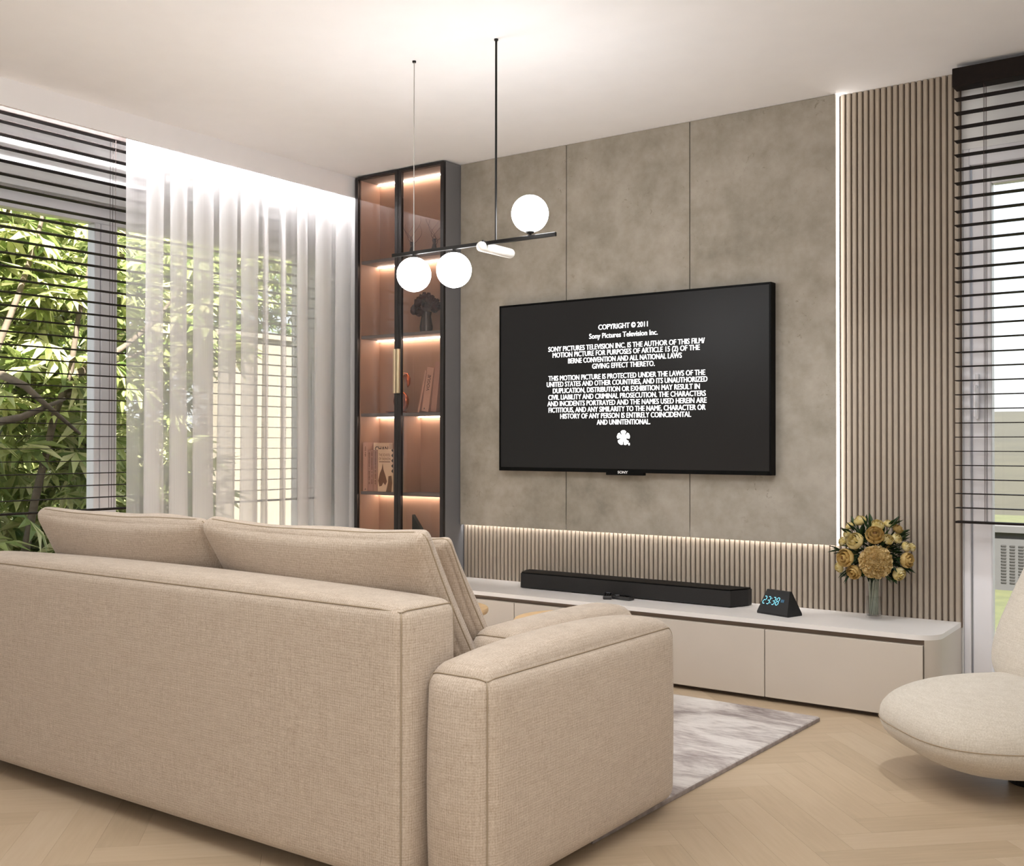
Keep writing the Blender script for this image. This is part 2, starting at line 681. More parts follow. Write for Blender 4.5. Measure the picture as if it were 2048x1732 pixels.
def axis_samples(h, r, n):
    e = max(0.0, 1 - r / h)
    s = [-1, -1 + (1 - e) * 0.12, -1 + (1 - e) * 0.3, -1 + (1 - e) * 0.6, -e] + [-e + 2 * e * i / n for i in range(1, n)] + [e, 1 - (1 - e) * 0.6, 1 - (1 - e) * 0.3, 1 - (1 - e) * 0.12, 1]
    return s


def softblock(hx, hy, hz, r, dome, n=(10, 6, 8), post=None):
    S = [axis_samples(h, r, k) for h, k in zip((hx, hy, hz), n)]
    idx, vs, fs = {}, [], []
    def V(p):
        key = tuple(round(c, 6) for c in p)
        if key not in idx:
            idx[key] = len(vs)
            o = softmap(hx, hy, hz, r, dome, p)
            vs.append(post(o, p) if post else o)
        return idx[key]
    for ax in range(3):
        a, b = (ax + 1) % 3, (ax + 2) % 3
        for sg in (-1, 1):
            for i in range(len(S[a]) - 1):
                for j in range(len(S[b]) - 1):
                    q = []
                    for ii, jj in ((i, j), (i + 1, j), (i + 1, j + 1), (i, j + 1)):
                        p = [0, 0, 0]
                        p[ax], p[a], p[b] = sg, S[a][ii], S[b][jj]
                        q.append(V(p))
                    fs.append(tuple(q if sg > 0 else q[::-1]))
    return vs, fs


def edge_path(hx, hy, hz, r, dome, ax, s1, s2, post=None, n=24, lift=0.0022):
    """points along one cube edge: free axis ax, the other two fixed at signs s1, s2"""
    a, b = (ax + 1) % 3, (ax + 2) % 3
    pts = []
    for i in range(n + 1):
        p = [0, 0, 0]
        p[ax], p[a], p[b] = -1 + 2 * i / n, s1, s2
        o = softmap(hx, hy, hz, r, dome, p)
        nrm = Vector((0, 0, 0))
        nrm[a], nrm[b] = s1, s2
        o = o + nrm.normalized() * lift
        pts.append(post(o, p) if post else o)
    return pts


def soft_part(name, mat, parent, c, half, r, dome, n=(10, 6, 8), rot=None, edges=(), rim=False, seam_r=0.0016, post=None, seam_parent=None):
    vs, fs = softblock(*half, r, dome, n, post)
    mt = Matrix.Translation(c) @ (rot.to_matrix().to_4x4() if rot else Matrix.Identity(4))
    o = MB().add(vs, fs, mt).build(name, mat, parent, smooth=True)
    if rim:
        sm = MB()
        ring = []
        for k in range(96):
            t = k / 24.0
            side, u = int(t), -1 + 2 * (t - int(t))
            p = ((u, 0, -1), (1, 0, u), (-u, 0, 1), (-1, 0, -u))[side]
            q = softmap(*half, r, dome, p)
            ring.append(mt @ (post(q, p) if post else q))
        sm.tube(ring, seam_r * 1.3, 5, closed=True)
        sm.build('piping', M['seam'], o, smooth=True)
    if edges:
        sm = MB()
        for ax, s1, s2 in edges:
            sm.tube([mt @ q for q in edge_path(*half, r, dome, ax, s1, s2, post)], seam_r, 5)
        sm.build('piping', M['seam'], o, smooth=True)
    return o


ALL_EDGES = [(ax, a, b) for ax in range(3) for a in (-1, 1) for b in (-1, 1)]
UPPER_EDGES = [e for e in ALL_EDGES if not (e[0] == 0 and e[2] < 0) and not (e[0] == 1 and e[1] < 0)]

# ------------------------------------------------------------------ room shell
CEIL = 2.489
XR, YB = 5.7, -6.6


def structure(name, mb, mat):
    return tag(mb.build(name, mat), kind='structure')


floor = structure('floor', MB().box(-0.3, XR + 0.2, YB - 0.2, 0.3, -0.12, -0.008), M['parquet'])
structure('ceiling', MB().box(-0.3, XR + 0.2, YB - 0.2, 0.3, CEIL, CEIL + 0.2), M['ceiling'])

# herringbone planks laid at 45 degrees
PW, PN = 0.105, 5
PL = PW * PN
gap = 0.0002
pm = MB().box(gap, PL - gap, gap, PW - gap, -0.008, 0.0, 0)
plank_mesh = pm.build('plank', M['parquet'], floor)
plank_me = plank_mesh.data
bpy.data.objects.remove(plank_mesh)
c45 = cos(pi / 4)
cells = []
for i in range(-90, 90):
    for j in range(-90, 90):
        k = (i - j) % (2 * PN)
        if k == 0:
            u, v, a = i * PW, j * PW, 0.0
        elif k == 2 * PN - 1:
            u, v, a = (i + 1) * PW, j * PW, pi / 2
        else:
            continue
        cu_, cv_ = u + (PL / 2 if a == 0 else -PW / 2), v + (PW / 2 if a == 0 else PL / 2)
        cx, cy = (cu_ - cv_) * c45 + 2.8, (cu_ + cv_) * c45 - 1.5
        if not (0.1 < cx < XR - 0.1 and YB + 0.2 < cy < 0.06):
            continue
        d = Vector((cx, cy, 0)) - CP
        z = d.dot(CF)
        px = 1024 + 2175 * d.dot(CR) / z if z > 0.3 else -9999
        py = 866 - 2175 * d.dot(CU) / z if z > 0.3 else 9999
        # in view and not under the sofa, the bench or the rug
        hid = (0.95 < cx < 2.85 and -2.6 < cy < -0.4) or (cx < 0.9)
        seen = -120 < px < 2180 and 900 < py < 1900 and not hid
        cells.append((not seen, z if seen else 99 + rnd.random(), u, v, a))
cells.sort()
rest = MB()
for n_, (_, _, u, v, a) in enumerate(cells):
    loc = Vector(((u - v) * c45 + 2.8, (u + v) * c45 - 1.5, 0))
    if n_ < 300:
        share('plank', plank_me, floor, loc, (0, 0, a + pi / 4))
    else:
        mt = Matrix.Translation(loc) @ Matrix.Rotation(a + pi / 4, 4, 'Z')
        rest.box(gap, PL - gap, gap, PW - gap, -0.008, 0.0, 0, mt)
tag(rest.build('planks_beyond', M['parquet'], floor), kind='stuff')

# walls
WT = 0.14
wl_ = MB()
WY0, WY1, WZ = -2.95, -0.232, 2.13          # garden window opening in the left wall
wl_.box(-WT, 0, YB, WY0, 0, CEIL)
wl_.box(-WT, 0, WY1, 0.0, 0, CEIL)
wl_.box(-WT, 0, WY0, WY1, WZ, CEIL)
structure('wall_left', wl_, M['wall'])
DX0, DX1, DZ = 3.386, 4.75, 2.19            # garden door opening in the television wall
wb = MB()
wb.box(-WT, DX0, 0, 0.2, 0, CEIL)
wb.box(DX1, XR, 0, 0.2, 0, CEIL)
wb.box(DX0, DX1, 0, 0.2, DZ, CEIL)
wall_back = structure('wall_back', wb, M['wall'])
structure('wall_right', MB().box(XR, XR + 0.15, YB, 0.2, 0, CEIL), M['wall'])
structure('wall_rear', MB().box(-WT, XR + 0.15, YB - 0.15, YB, 0, CEIL), M['wall'])
structure('trim_pelmet', MB().box(0.235, 0.25, YB, -0.005, 2.378, CEIL), M['fascia'])

# concrete panels and slats on the television wall
for x0, x1 in ((0.899, 1.557), (1.561, 2.223), (2.227, 2.896)):
    MB().box(x0, x1, -0.062, -0.042, 0.600, CEIL - 0.001, 0.0012).build('concrete_panel', M['concrete'], wall_back)
MB().box(0.90, 2.895, -0.042, 0.0, 0.623, CEIL - 0.002).build('panel_batten', M['joint'], wall_back)
MB().box(0.90, 2.9, -0.016, 0.0, 0.30, 0.625).box(2.9, 3.383, -0.016, 0.0, 0.30, CEIL - 0.002).build('slat_backing', M['slat_back'], wall_back)
PITCH = 0.0239


def slat_me(z0, z1):
    w, b = 0.0088, 0.003
    prof = [(-w, -0.015), (-w, -0.027), (-w + b, -0.031), (w - b, -0.031), (w, -0.027), (w, -0.015)]
    o = MB().prism(prof, z0, z1, 'z').build('slat', M['slat'])
    me = o.data
    bpy.data.objects.remove(o)
    return me


short, tall = slat_me(0.322, 0.6035), slat_me(0.322, CEIL - 0.001)
x = 3.371
while x > 0.905:
    share('slat', tall if x > 2.908 else short, wall_back, (x, 0, 0))
    x -= PITCH

# ------------------------------------------------------------------ windows
w1 = tag(empty('window_1', (-0.1, WY0, 0)), kind='structure')
mb = MB()
FX0, FX1 = -0.135, -0.075
mb.box(FX0, FX1, WY0, WY1, 2.047, WZ, 0.003)
mb.box(FX0, FX1, WY0, WY1, 0.0, 0.07, 0.003)
mb.box(FX0, FX1, WY0, WY0 + 0.06, 0.07, 2.047, 0.003)
mb.box(FX0, FX1, -0.29, WY1, 0.07, 2.047, 0.003)
o = mb.build('window_frame', M['frame_white'])
o.parent = w1
o.matrix_parent_inverse = Matrix.Translation((0.1, -WY0, 0))
mb = MB()
mb.box(FX0, FX1 + 0.006, -1.535, -1.45, 0.07, 2.047, 0.004)
mb.box(FX0, FX1, -1.567, -1.537, 0.07, 2.047, 0.003)
o = mb.build('mullion', M['frame_white'])
o.parent = w1
o.matrix_parent_inverse = Matrix.Translation((0.1, -WY0, 0))
for y0, y1 in ((WY0 + 0.06, -1.567), (-1.45, -0.29)):
    o = MB().box(-0.108, -0.102, y0, y1, 0.07, 2.047).build('pane', M['pane'])
    o.parent = w1
    o.matrix_parent_inverse = Matrix.Translation((0.1, -WY0, 0))

d1 = tag(empty('door_1', (0, 0, 0)), kind='structure')
mb = MB()
mb.box(3.387, 3.412, 0.0, 0.07, 0.0, DZ, 0.003)
mb.box(DX1 - 0.03, DX1, 0.0, 0.07, 0.0, DZ, 0.003)
mb.box(3.412, DX1 - 0.03, 0.0, 0.07, 2.125, DZ, 0.003)
mb.box(3.412, DX1 - 0.03, 0.0, 0.07, 0.0, 0.03, 0.003)
mb.build('door_frame', M['frame_white'], d1)
mb = MB()
mb.box(3.418, 3.49, 0.012, 0.06, 0.034, 2.118, 0.004)
mb.box(DX1 - 0.11, DX1 - 0.036, 0.012, 0.06, 0.034, 2.118, 0.004)
mb.box(3.49, DX1 - 0.11, 0.012, 0.06, 2.045, 2.118, 0.004)
mb.box(3.49, DX1 - 0.11, 0.012, 0.06, 0.034, 0.11, 0.004)
sash = mb.build('door_sash', M['frame_white'], d1)
MB().box(3.49, DX1 - 0.11, 0.032, 0.038, 0.11, 2.045).build('pane', M['pane'], d1)
mb = MB()
mb.box(3.432, 3.446, -0.006, 0.012, 1.12, 1.30, 0.003)
mb.tube([(3.439, -0.004, 1.25), (3.439, -0.03, 1.25), (3.439, -0.034, 1.24), (3.439, -0.034, 1.13)], 0.006, 8)
mb.build('door_handle', M['frame_white'], d1, smooth='auto')


# ------------------------------------------------------------------ venetian blinds
def blind(name, along, a0, a1, off, label, rail, ladders, z_first=2.358, n=31, step=0.05440):
    """along: 'y' (left wall, plane x = off) or 'x' (television wall, plane y = off)"""
    root = empty(name, (0, 0, 0), 0, label, 'blind', 'black venetian blinds')
    w = 0.0225
    def bx(p, q, d0, d1_, z0, z1, bev=0.001):
        return MB().box(off + d0, off + d1_, p, q, z0, z1, bev) if along == 'y' else MB().box(p, q, off + d0, off + d1_, z0, z1, bev)
    zc = 0.0
    base = bx(a0, a1, -w, w, zc - 0.0016, zc + 0.0016, 0.0006).build('slat', M['black_wood'], root, loc=(0, 0, z_first))
    for k in range(1, n - 1):
        share('slat', base, root, (0, 0, z_first - k * step))
    zl = z_first - (n - 1) * step
    bx(a0, a1, -w, w, zl - 0.004, zl + 0.004, 0.001).build('bottom_rail', M['black_wood'], root)
    bx(a0 - 0.004, a1 + 0.004, -rail[2], rail[2], rail[0], rail[1], 0.002).build('head_rail', M['black_wood'], root)
    for lp in ladders:
        mb = MB()
        for k in (-1, 0, 1):
            dd = k * 0.019
            q = [(off + dd, lp + k * 0.0008, z) for z in (zl, rail[0])] if along == 'y' else [(lp + k * 0.0008, off + dd, z) for z in (zl, rail[0])]
            mb.tube(q, 0.0011, 5)
        mb.build('ladder_cord', M['cord'], root)
    return root


blind('venetian_blind', 'y', -2.93, -0.155, 0.10, 'long black venetian blind behind the white sheer curtain at the garden window', (2.395, 2.45, 0.025), (-0.48, -1.592, -2.7))
blind('venetian_blind', 'x', 3.389, 4.72, -0.12, 'black venetian blind with deep black valance over the glazed garden door', (2.398, 2.470, 0.035), (3.496, 4.6), z_first=2.356)

# ------------------------------------------------------------------ sheer curtain
def curtain():
    px2y = lambda px: -1.568 + (px - 257) / (710 - 257) * 0 + _py(px)
    singles = []
    def _py(px):
        # column px on the plane x = 0.18
        n = CR - CF * ((px - 1024) / 2175.2)
        p0 = Vector((0.18, 0, 1.4))
        return ((CP - p0).dot(n)) / n.y
    bands = [(257, 290, 1), (290, 327, 3), (327, 337, 1), (337, 372, 3), (372, 382, 1), (382, 426, 3), (426, 436, 1), (436, 474, 3), (474, 478, 1), (478, 516, 3),
             (516, 526, 1), (526, 531, 3), (531, 562, 1), (562, 567, 3), (567, 592, 1), (592, 612, 3), (612, 630, 1), (630, 662, 3), (662, 670, 1), (670, 700, 3), (700, 716, 3)]
    path = []
    for k, (a, b, n) in enumerate(bands):
        ya, yb = _py(a), _py(b)
        drift = rnd.uniform(-0.02, 0.02)
        if n == 1:
            for t in (0, 0.33, 0.66, 1):
                path.append((ya + (yb - ya) * t, 0.155 + 0.008 * sin(pi * t), 0.0))
        else:
            e = 0.0035
            seq = [(0.06, 0.157), (0.5, 0.152), (0.94, 0.157), (1.0, 0.166), (0.94, 0.176), (0.5, 0.180), (0.06, 0.178), (0.0, 0.188), (0.06, 0.198), (0.5, 0.203), (0.9, 0.195), (1.0, 0.175)]
            for t, xx in seq:
                path.append((ya + (yb - ya) * t, xx + rnd.uniform(-0.002, 0.002), drift))
    zs = [2.44, 2.38, 2.3, 2.1, 1.9, 1.7, 1.5, 1.3, 1.1, 0.9, 0.7, 0.5, 0.3, 0.12, 0.03]
    vs, fs = [], []
    n = len(path)
    for z in zs:
        t = (2.44 - z) / 2.41
        for i, (y, x_, dr) in enumerate(path):
            wob = 0.012 * t * sin(i * 0.35 + 3 * t) + dr * t
            vs.append((x_ + 0.004 * t * sin(i * 0.9 + z * 2), y + wob, z))
    for r in range(len(zs) - 1):
        for i in range(n - 1):
            fs.append((r * n + i, r * n + i + 1, (r + 1) * n + i + 1, (r + 1) * n + i))
    o = MB().add(vs, fs).build('sheer_curtain', M['sheer'], None, smooth=True)
    tag(o, 'white sheer floor-length curtain hanging in folds at the garden window', 'curtain')


curtain()


# ------------------------------------------------------------------ hidden light strips
def strip(name, label, mat, *b, face=None):
    o = MB().box(*b).build(name, mat)
    tag(o, label, 'light strip')
    return o


strip('led_strip', 'hidden light strip in the pelmet slot above the curtain', M['led_cove'], 0.222, 0.2345, -2.9, -0.05, 2.455, 2.475)
strip('led_strip', 'vertical white light strip between concrete panel and tall slats', M['led'], 2.8975, 2.9020, -0.050, -0.033, 0.600, CEIL - 0.003)
strip('led_strip', 'horizontal light strip under the concrete panels, washing the short slats', M['led_under'], 0.905, 2.89, -0.0415, -0.033, 0.613, 0.6215)

# ------------------------------------------------------------------ television bench
def bench():
    root = empty('media_bench', (0.9, 0, 0), 0, 'long low beige media bench with flat doors under the television', 'bench')
    inv = Matrix.Translation((-0.9, 0, 0))
    def ch(o):
        o.parent = root
        o.matrix_parent_inverse = inv
        return o
    yf, yb, zt = -0.432, -0.0315, 0.324
    # outline of the top with the rounded right end
    arc = []
    cx, cy, r = 3.303, yf + 0.09, 0.09
    for k in range(9):
        a = -pi / 2 + pi / 2 * k / 8
        arc.append((cx + r * cos(a), cy + r * sin(a)))
    top = [(0.9, yf)] + arc + [(3.3835, yb), (0.9, yb)]
    ch(MB().prism(top, zt - 0.0185, zt, 'z').build('bench_top', M['bench_top'], None, smooth='auto'))
    end = [(3.348, yf)] + [(3.348 + (p[0] - cx) * 0.6 , p[1]) for p in arc if p[0] > cx + 0.01] + [(3.3835, yb), (3.348, yb)]
    end = [(3.348, yf + 0.008)] + [p for p in arc if p[0] > 3.349] + [(3.3835, yb), (3.348, yb)]
    ch(MB().prism(end, 0.0, zt - 0.0185, 'z').build('end_panel', M['bench'], None, smooth='auto'))
    ch(MB().box(0.9, 3.348, yf + 0.024, yb, 0.055, zt - 0.0185).build('carcass', M['groove']))
    ch(MB().box(0.9, 3.348, yf + 0.05, yb, 0.0, 0.055).build('plinth', M['plinth']))
    for x0, x1 in ((0.901, 1.512), (1.512, 2.124), (2.124, 2.736), (2.736, 3.346)):
        ch(MB().box(x0 + 0.0018, x1 - 0.0018, yf, yf + 0.02, 0.019, 0.286, 0.001).build('door', M['bench']))
    return root


bench()

# ------------------------------------------------------------------ television
def television():
    x0, x1, z0, z1 = 1.189, 2.634, 0.888, 1.718
    root = empty('television', ((x0 + x1) / 2, -0.085, z0), 0, 'wall-mounted black television showing white copyright text', 'television')
    inv = Matrix.Translation((-(x0 + x1) / 2, 0.085, -z0))
    def ch(o, p=root):
        o.parent = p
        if p is root:
            o.matrix_parent_inverse = inv
        return o
    yf, yb = -0.112, -0.063
    mb = MB()
    mb.box(x0, x0 + 0.010, yf, yb, z0, z1, 0.001)
    mb.box(x1 - 0.010, x1, yf, yb, z0, z1, 0.001)
    mb.box(x0 + 0.010, x1 - 0.010, yf, yb, z1 - 0.010, z1, 0.001)
    mb.box(x0 + 0.010, x1 - 0.010, yf, yb, z0, z0 + 0.018, 0.001)
    mb.box(x0 + 0.010, x1 - 0.010, yf + 0.012, yb, z0 + 0.018, z1 - 0.010)
    ch(mb.build('bezel', M['tv_body']))
    ch(MB().box(1.814, 2.017, yf - 0.001, yf + 0.02, 0.8765, z0 + 0.004, 0.002).build('badge_tab', M['tv_body']))
    scr = ch(MB().box(x0 + 0.010, x1 - 0.010, yf + 0.002, yf + 0.012, z0 + 0.018, z1 - 0.010).build('screen', M['screen'] if 'screen' in M else m_screen()))
    ys = yf + 0.0014
    lines = [('COPYRIGHT © 2011', 1.772, 2.036, 1.5755), ('Sony Pictures Television Inc.', 1.721, 2.087, 1.535),
             ('SONY PICTURES TELEVISION INC. IS THE AUTHOR OF THIS FILM/', 1.487, 2.322, 1.484), ('MOTION PICTURE FOR PURPOSES OF ARTICLE 15 (2) OF THE', 1.512, 2.298, 1.4545),
             ('BERNE CONVENTION AND ALL NATIONAL LAWS', 1.602, 2.209, 1.423), ('GIVING EFFECT THERETO.', 1.738, 2.072, 1.392),
             ('THIS MOTION PICTURE IS PROTECTED UNDER THE LAWS OF THE', 1.488, 2.324, 1.342), ('UNITED STATES AND OTHER COUNTRIES, AND ITS UNAUTHORIZED', 1.478, 2.335, 1.312),
             ('DUPLICATION, DISTRIBUTION OR EXHIBITION MAY RESULT IN', 1.514, 2.298, 1.2805), ('CIVIL LIABILITY AND CRIMINAL PROSECUTION. THE CHARACTERS', 1.487, 2.327, 1.249),
             ('AND INCIDENTS PORTRAYED AND THE NAMES USED HEREIN ARE', 1.482, 2.331, 1.218), ('FICTITIOUS, AND ANY SIMILARITY TO THE NAME, CHARACTER OR', 1.489, 2.326, 1.187),
             ('HISTORY OF ANY PERSON IS ENTIRELY COINCIDENTAL', 1.557, 2.255, 1.1565), ('AND UNINTENTIONAL.', 1.764, 2.049, 1.1255)]
    for s, a, b, zc in lines:
        mb = MB()
        for dx in (-0.0008, 0.0, 0.0008):
            text_xz(mb, s, a + dx, b + dx, zc, 0.0235, ys)
        ch(mb.build('caption_line', M['screen_text'], scr), scr)
    # round emblem of petal-shaped plates
    mb = MB()
    ex, ez, u = 1.908, 1.051, 0.0355 / 46
    def petal(a, ha, r0=8, r1=46, flat=0.9):
        pts = []
        for k in range(5):
            t = a - ha + 2 * ha * k / 4
            rr = r1 * (flat if k in (0, 4) else 1.0)
            pts.append((ex + cos(t) * rr * u, ys, ez + sin(t) * rr * u))
        pts.append((ex + cos(a) * r0 * u * -0.2, ys, ez + sin(a) * r0 * u * -0.2))
        mb.add(pts, [tuple(range(6))])
    for a, ha in ((90, 28), (21, 28), (159, 28), (232, 31), (303, 29)):
        petal(radians(a), radians(ha))
    mb.add([(ex + 22 * u * cos(t * pi / 6), ys - 0.0001, ez + 22 * u * sin(t * pi / 6)) for t in range(12)], [tuple(range(12))])
    mb.add([(ex + p * u, ys, ez + q * u) for p, q in ((30, -33), (44, -30), (45, -44), (36, -46))], [(0, 1, 2, 3)])
    em = ch(mb.build('emblem', M['screen_text'], scr), scr)
    mb = MB()
    for p, q, w, h in ((-5, 35, 2.6, 8), (4, 35, 2.2, 7), (0, 29, 6, 1.6), (-9, 4, 14, 2), (-8, -9, 14, 2), (-34, 12, 9, 2.2), (-33, 4, 9, 2.2), (24, 14, 9, 2), (26, 3, 11, 2), (-22, -27, 7, 2.2), (-16, -33, 5, 2.2), (14, -30, 5, 2.2), (22, -24, 6, 2.0)):
        mb.add([(ex + (p + i * w / 2) * u, ys - 0.0004, ez + (q + j * h / 2) * u) for i, j in ((-1, -1), (1, -1), (1, 1), (-1, 1))], [(0, 1, 2, 3)])
    ch(mb.build('emblem_marks', M['tv_body'], scr), scr)
    mb = MB()
    text_xz(mb, 'SONY', 1.879, 1.934, 0.8905, 0.0115, yf - 0.0016, 0.02)
    ch(mb.build('badge_lettering', M['white_print']))


M['screen'] = m_screen()
television()

# ------------------------------------------------------------------ soundbar, remotes, clock
def soundbar():
    root = empty('soundbar', (1.95, -0.15, 0.324), 0, 'long black soundbar lying on the bench below the television', 'soundbar')
    mb = MB()
    yf, yb, h = -0.072, 0.06, 0.077
    pr = [(-0.552, yf + 0.004), (-0.545, yf), (0.545, yf), (0.585, yf + 0.095), (0.585, yb), (-0.585, yb), (-0.585, yf + 0.095)]
    mb.prism([(p[0], p[1]) for p in pr], 0.004, h - 0.006, 'z')
    mb.build('grille_body', M['bar'], root)
    MB().prism([(p[0] * 0.994, p[1] * 0.96) for p in pr], h - 0.006, h, 'z').build('top_plate', M['tv_body'], root)
    for s in (-1, 1):
        MB().box(s * 0.4 - 0.04, s * 0.4 + 0.04, -0.04, 0.04, 0.0, 0.004).build('foot', M['tv_body'], root)


soundbar()


def remote(name, loc, rz, label, length):
    root = empty(name, loc, rz, label, 'remote', 'remote controls in front of the soundbar')
    MB().box(-length / 2, length / 2, -0.02, 0.02, 0, 0.016, 0.004, seg=2).build('casing', M['remote'], root)
    mb = MB()
    for k in range(5):
        for j in (-1, 0, 1):
            mb.box(-length * 0.36 + k * length * 0.16, -length * 0.36 + k * length * 0.16 + 0.009, j * 0.011 - 0.004, j * 0.011 + 0.004, 0.0155, 0.0175)
    mb.build('buttons', M['tv_body'], root)
    MB().lathe([(0, 0.0155), (0.011, 0.0155), (0.011, 0.0178), (0.0, 0.0178)], 16, Matrix.Translation((length * 0.33, 0, 0))).build('dial', M['cab'], root)


remote('remote_control', (1.915, -0.262, 0.324), radians(118), 'black remote control lying on the bench, farther from the clock', 0.13)
remote('remote_control', (2.00, -0.275, 0.324), radians(172), 'black remote control lying on the bench, nearer the clock', 0.10)


def clock():
    root = empty('digital_clock', (2.728, -0.262, 0.324), radians(-17.5), 'black triangular digital clock on the bench showing 23:38 in blue', 'clock')
    L, prof = 0.080, [(-0.052, 0.004), (0.052, 0.004), (0.052, 0.01), (0.018, 0.098), (0.008, 0.100), (-0.002, 0.098), (-0.052, 0.012)]
    prof = [(-0.042, 0.0), (0.046, 0.0), (0.048, 0.008), (0.008, 0.098), (-0.004, 0.098), (-0.045, 0.008)]
    # block narrowing upwards at both ends
    n = len(prof)
    vs, fs = [], []
    for s in (-1, 1):
        for y, z in prof:
            vs.append((s * (L - 0.022 * z / 0.1), y, z))
    fs = [(i, (i + 1) % n, n + (i + 1) % n, n + i) for i in range(n)] + [tuple(range(n)), tuple(range(n, 2 * n))]
    MB().add(vs, fs).build('case', M['clock'], root)
    # front face plane: from (y,z) = (-.045,.008) to (-.004,.098)
    a, b = Vector((0, -0.045, 0.008)), Vector((0, -0.004, 0.098))
    up = (b - a).normalized()
    nrm = Vector((0, -up.z, up.y))
    org = a.lerp(b, 0.53) + nrm * 0.0006
    def seg7(mb, ch, cx, w, h, t):
        S = {'2': 'abged', '3': 'abgcd', '8': 'abcdefg'}[ch]
        bars = {'a': (-w, w, h, h), 'g': (-w, w, 0, 0), 'd': (-w, w, -h, -h), 'f': (-w, -w, 0, h), 'b': (w, w, 0, h), 'e': (-w, -w, -h, 0), 'c': (w, w, -h, 0)}
        for k in S:
            u0, u1, v0, v1 = bars[k]
            u0, u1, v0, v1 = (u0 + t * .6, u1 - t * .6, v0 - t / 2, v1 + t / 2) if u0 != u1 else (u0 - t / 2, u1 + t / 2, v0 + t * .6, v1 - t * .6)
            q = []
            for u, v in ((u0, v0), (u1, v0), (u1, v1), (u0, v1)):
                q.append(org + Vector((cx + u + v * 0.14, 0, 0)) + up * v)
            mb.add(q, [(0, 1, 2, 3)])
    mb = MB()
    for ch, cx in zip('2338', (-0.054, -0.034, -0.008, 0.012)):
        seg7(mb, ch, cx, 0.0062, 0.0155, 0.0032)
    for v in (0.0095, -0.0095):
        mb.add([org + Vector((-0.021 + u + v * 0.14, 0, 0)) + up * (v + w) for u, w in ((-0.0015, -0.0015), (0.0015, -0.0015), (0.0015, 0.0015), (-0.0015, 0.0015))], [(0, 1, 2, 3)])
    mb.build('digits', M['clock_digit'], root)
    mb = MB()
    for k in range(3):
        c = 0.030 + k * 0.0055
        mb.add([org + Vector((c + u, 0, 0)) + up * (0.004 + w) for u, w in ((-0.002, -0.006), (0.002, -0.006), (0.002, 0.006), (-0.002, 0.006))], [(0, 1, 2, 3)])
    mb.build('indicator', M['clock_dim'], root)


clock()

# ------------------------------------------------------------------ vase and bouquet
VX, VY, VZ = 3.072, -0.125, 0.3245


def vase():
    root = empty('glass_vase', (VX, VY, VZ), 0, 'clear cylindrical glass vase holding the bouquet on the bench', 'vase')
    r0, r1, h = 0.030, 0.036, 0.165
    prof = [(0, 0), (r0, 0), (r0 + 0.001, 0.004), (r1, h), (r1 - 0.0025, h), (r0 - 0.002, 0.010), (0, 0.010)]
    MB().lathe(prof, 32).build('vase_wall', M['vase_glass'], root, smooth='auto')
    MB().lathe([(0, 0.0105), (r0 - 0.0025, 0.0105), (r0 - 0.0005, 0.085), (0, 0.085)], 24).build('water', M['water'], root, smooth='auto')


vase()


def rose_bm(r, petals=(5, 7, 8), openness=1.0, seed=0):
    """layered cupped petals around +Z, about radius r"""
    rr = random.Random(seed)
    mb = MB()
    for L, n in enumerate(petals):
        t = L / max(1, len(petals) - 1)
        for k in range(n):
            a = 2 * pi * (k + 0.5 * L) / n + rr.uniform(-0.15, 0.15)
            wid = pi / n * 1.45
            base_r, mid_r, top_r = r * 0.12, r * (0.42 + 0.58 * t), r * (0.28 + 0.62 * t * openness)
            zb, zm, zt = -r * 0.75, -r * 0.1, r * (0.72 - 0.32 * t)
            rows = []
            for (q, z, ws) in ((base_r, zb, 0.5), (mid_r * 0.85, (zb + zm) / 2, 0.85), (mid_r, zm, 1.0), (mid_r * 0.5 + top_r * 0.5 + r * 0.04, (zm + zt) / 2, 0.95), (top_r, zt, 0.55)):
                rows.append([(q * cos(a + s * wid * ws), q * sin(a + s * wid * ws), z - abs(s) * r * 0.06) for s in (-1, -0.35, 0.35, 1)])
            vs = [p for row in rows for p in row]
            fs = [(i * 4 + j, i * 4 + j + 1, (i + 1) * 4 + j + 1, (i + 1) * 4 + j) for i in range(4) for j in range(3)]
            mb.add(vs, fs)
    return mb


